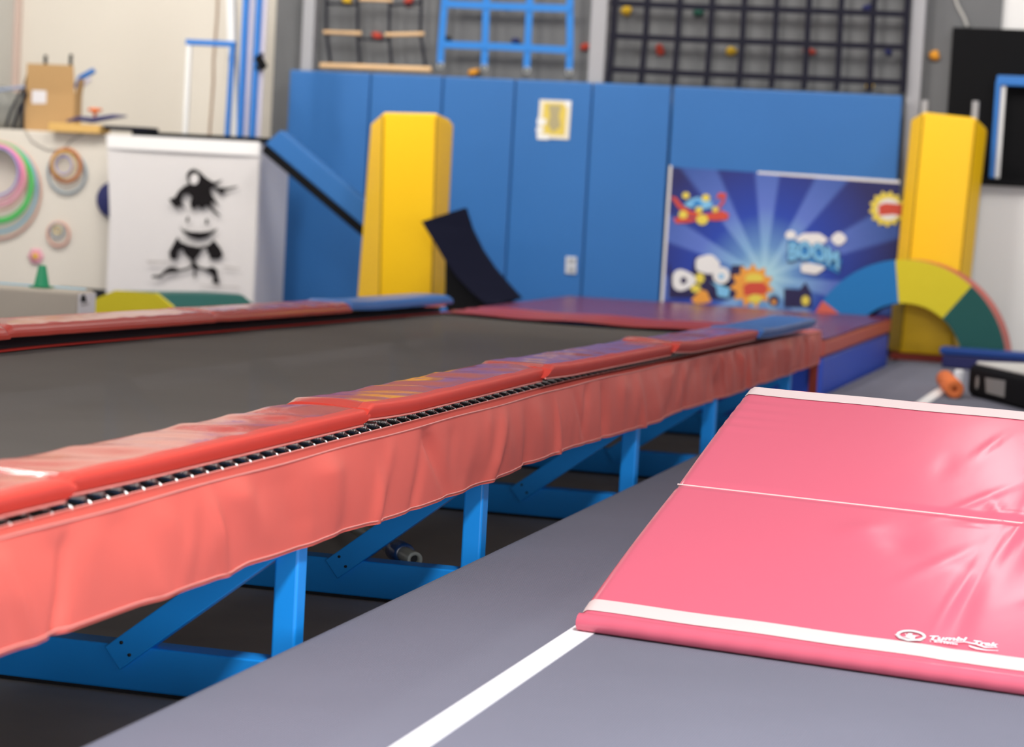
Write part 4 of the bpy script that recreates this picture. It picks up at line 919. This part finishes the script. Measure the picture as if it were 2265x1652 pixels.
# grey bag and blue bar at the far left of the ledge
bga = at_y(16.7, 20, 288); zb2 = zl_
gb = thing('equipment_heap', 'grey bag of straps on the ledge left of the cardboard box', 'bag', (bga.x, 16.75, zb2))
bm = bmesh.new(); bmesh.ops.create_uvsphere(bm, u_segments=24, v_segments=14, radius=1.0)
for v in bm.verts:
    f = 1+0.12*math.sin(v.co.x*5+v.co.z*4)+0.08*math.cos(v.co.y*9); v.co = Vector((v.co.x*0.18*f, v.co.y*0.16, max(0, (v.co.z+0.75))*0.17*f))
bmesh.ops.translate(bm, verts=bm.verts[:], vec=(bga.x-0.05, 16.80, zb2))
MB().addbm(bm, mat('grey_bag', (0.26, 0.26, 0.24), 0.8), True).build('bag_body', gb)
for (p, q) in (((48, 200), (12, 282)), ((60, 205), (28, 285)), ((55, 195), (50, 285))):
    MB().tube([at_y(16.60, *p), at_y(16.585, (p[0]+q[0])/2-4, (p[1]+q[1])/2), at_y(16.60, *q)], 0.010, M['navy'], 6).build('strap', gb)
A_ = at_y(16.50, -40, 204); B_ = at_y(16.50, 54, 192)
tag(MB().tube([A_, B_], 0.012, mat('pale_blue_rod', (0.30, 0.36, 0.52), 0.5), 8).build('thin_rod'), 'thin pale blue rod lying across the grey bag on the ledge', 'rod')
# dark roll on top of the emblem box
r0 = at_y(16.42, 235, 281); r1_ = at_y(16.42, 335, 287)
tag(MB().frame_box(((r0.x+r1_.x)/2, 16.46, zt+0.030), ((r1_.x-r0.x)/2, 0, 0), (0, 0.10, 0), (0, 0, 0.016), M['navy'], 0.012).build('flat_cushion'), 'flat dark cushion on the left end of the emblem box', 'cushion')
# pvc frame on the emblem box
yv = 16.5; zf = zt+0.012
pv = thing('hurdle_frame', 'small white pipe frame with a blue top bar standing on the emblem box', 'pipe frame', (at_y(yv, 465, 200).x, yv, zf))
def post(pt, pb, w, m, nm, par, y_=yv):
    A_, B_ = at_y(y_, *pb), at_y(y_, *pt); A_.z = zf; MB().bar(A_, B_, w, w, m, up=EX, bev=0.006).build(nm, par)
post((419, 96), (410, 290), 0.034, M['pvcwhite'], 'post', pv); post((515, 96), (503, 292), 0.034, M['pvcblue'], 'post', pv)
MB().bar(at_y(yv-0.004, 412, 93), at_y(yv-0.004, 521, 98), 0.034, 0.042, M['pvcblue'], bev=0.006).build('top_bar', pv)
yv2 = 16.62
tp = thing('tall_pole', 'tall white panel strip standing on the emblem box beside the blue poles', 'pole', (at_y(yv2, 520, 200).x, yv2, zf))
post((508, -160), (520, 292), 0.06, M['pvcwhite'], 'shaft', tp, 16.66)
for k, (pt, pb, lb) in enumerate([((552, -160), (531, 294), 'left one of two tall blue poles standing on the emblem box'), ((582, -160), (558, 296), 'right one of two tall blue poles standing on the emblem box')]):
    tp = thing('tall_pole', lb, 'pole', (at_y(yv, *pb).x, yv, zf), 'tall blue poles')
    post(pt, pb, 0.042, M['pvcblue'], 'shaft', tp)
    post((pt[0]+14, pt[1]), (pb[0]+13, pb[1]), 0.03, mat('lilac_pipe', (0.66, 0.62, 0.72)), 'pale_backing', tp, yv+0.03)
hk = at_y(16.48, 577, 138); hp = tp
MB().frame_box(hk, (0.02, 0, 0.02), (0, 0.025, 0), (-0.03, 0, 0.045), M['black'], 0.012).build('clamp_jaw', hp)
MB().tube([hk+Vector((-0.04, 0, -0.05)), hk, hk+Vector((0.01, 0, 0.07))], 0.010, M['black'], 8).build('clamp_lever', hp)
tag(MB().tube([at_y(17.69, 484, -60), at_y(17.69, 480, 40), at_y(17.69, 472, 135), at_y(17.69, 472, 180), at_y(17.69, 463, 300)], 0.009, M['cord'], 6).build('hanging_cable'), 'brown cord running down the cream wall behind the small pipe frame', 'cord')
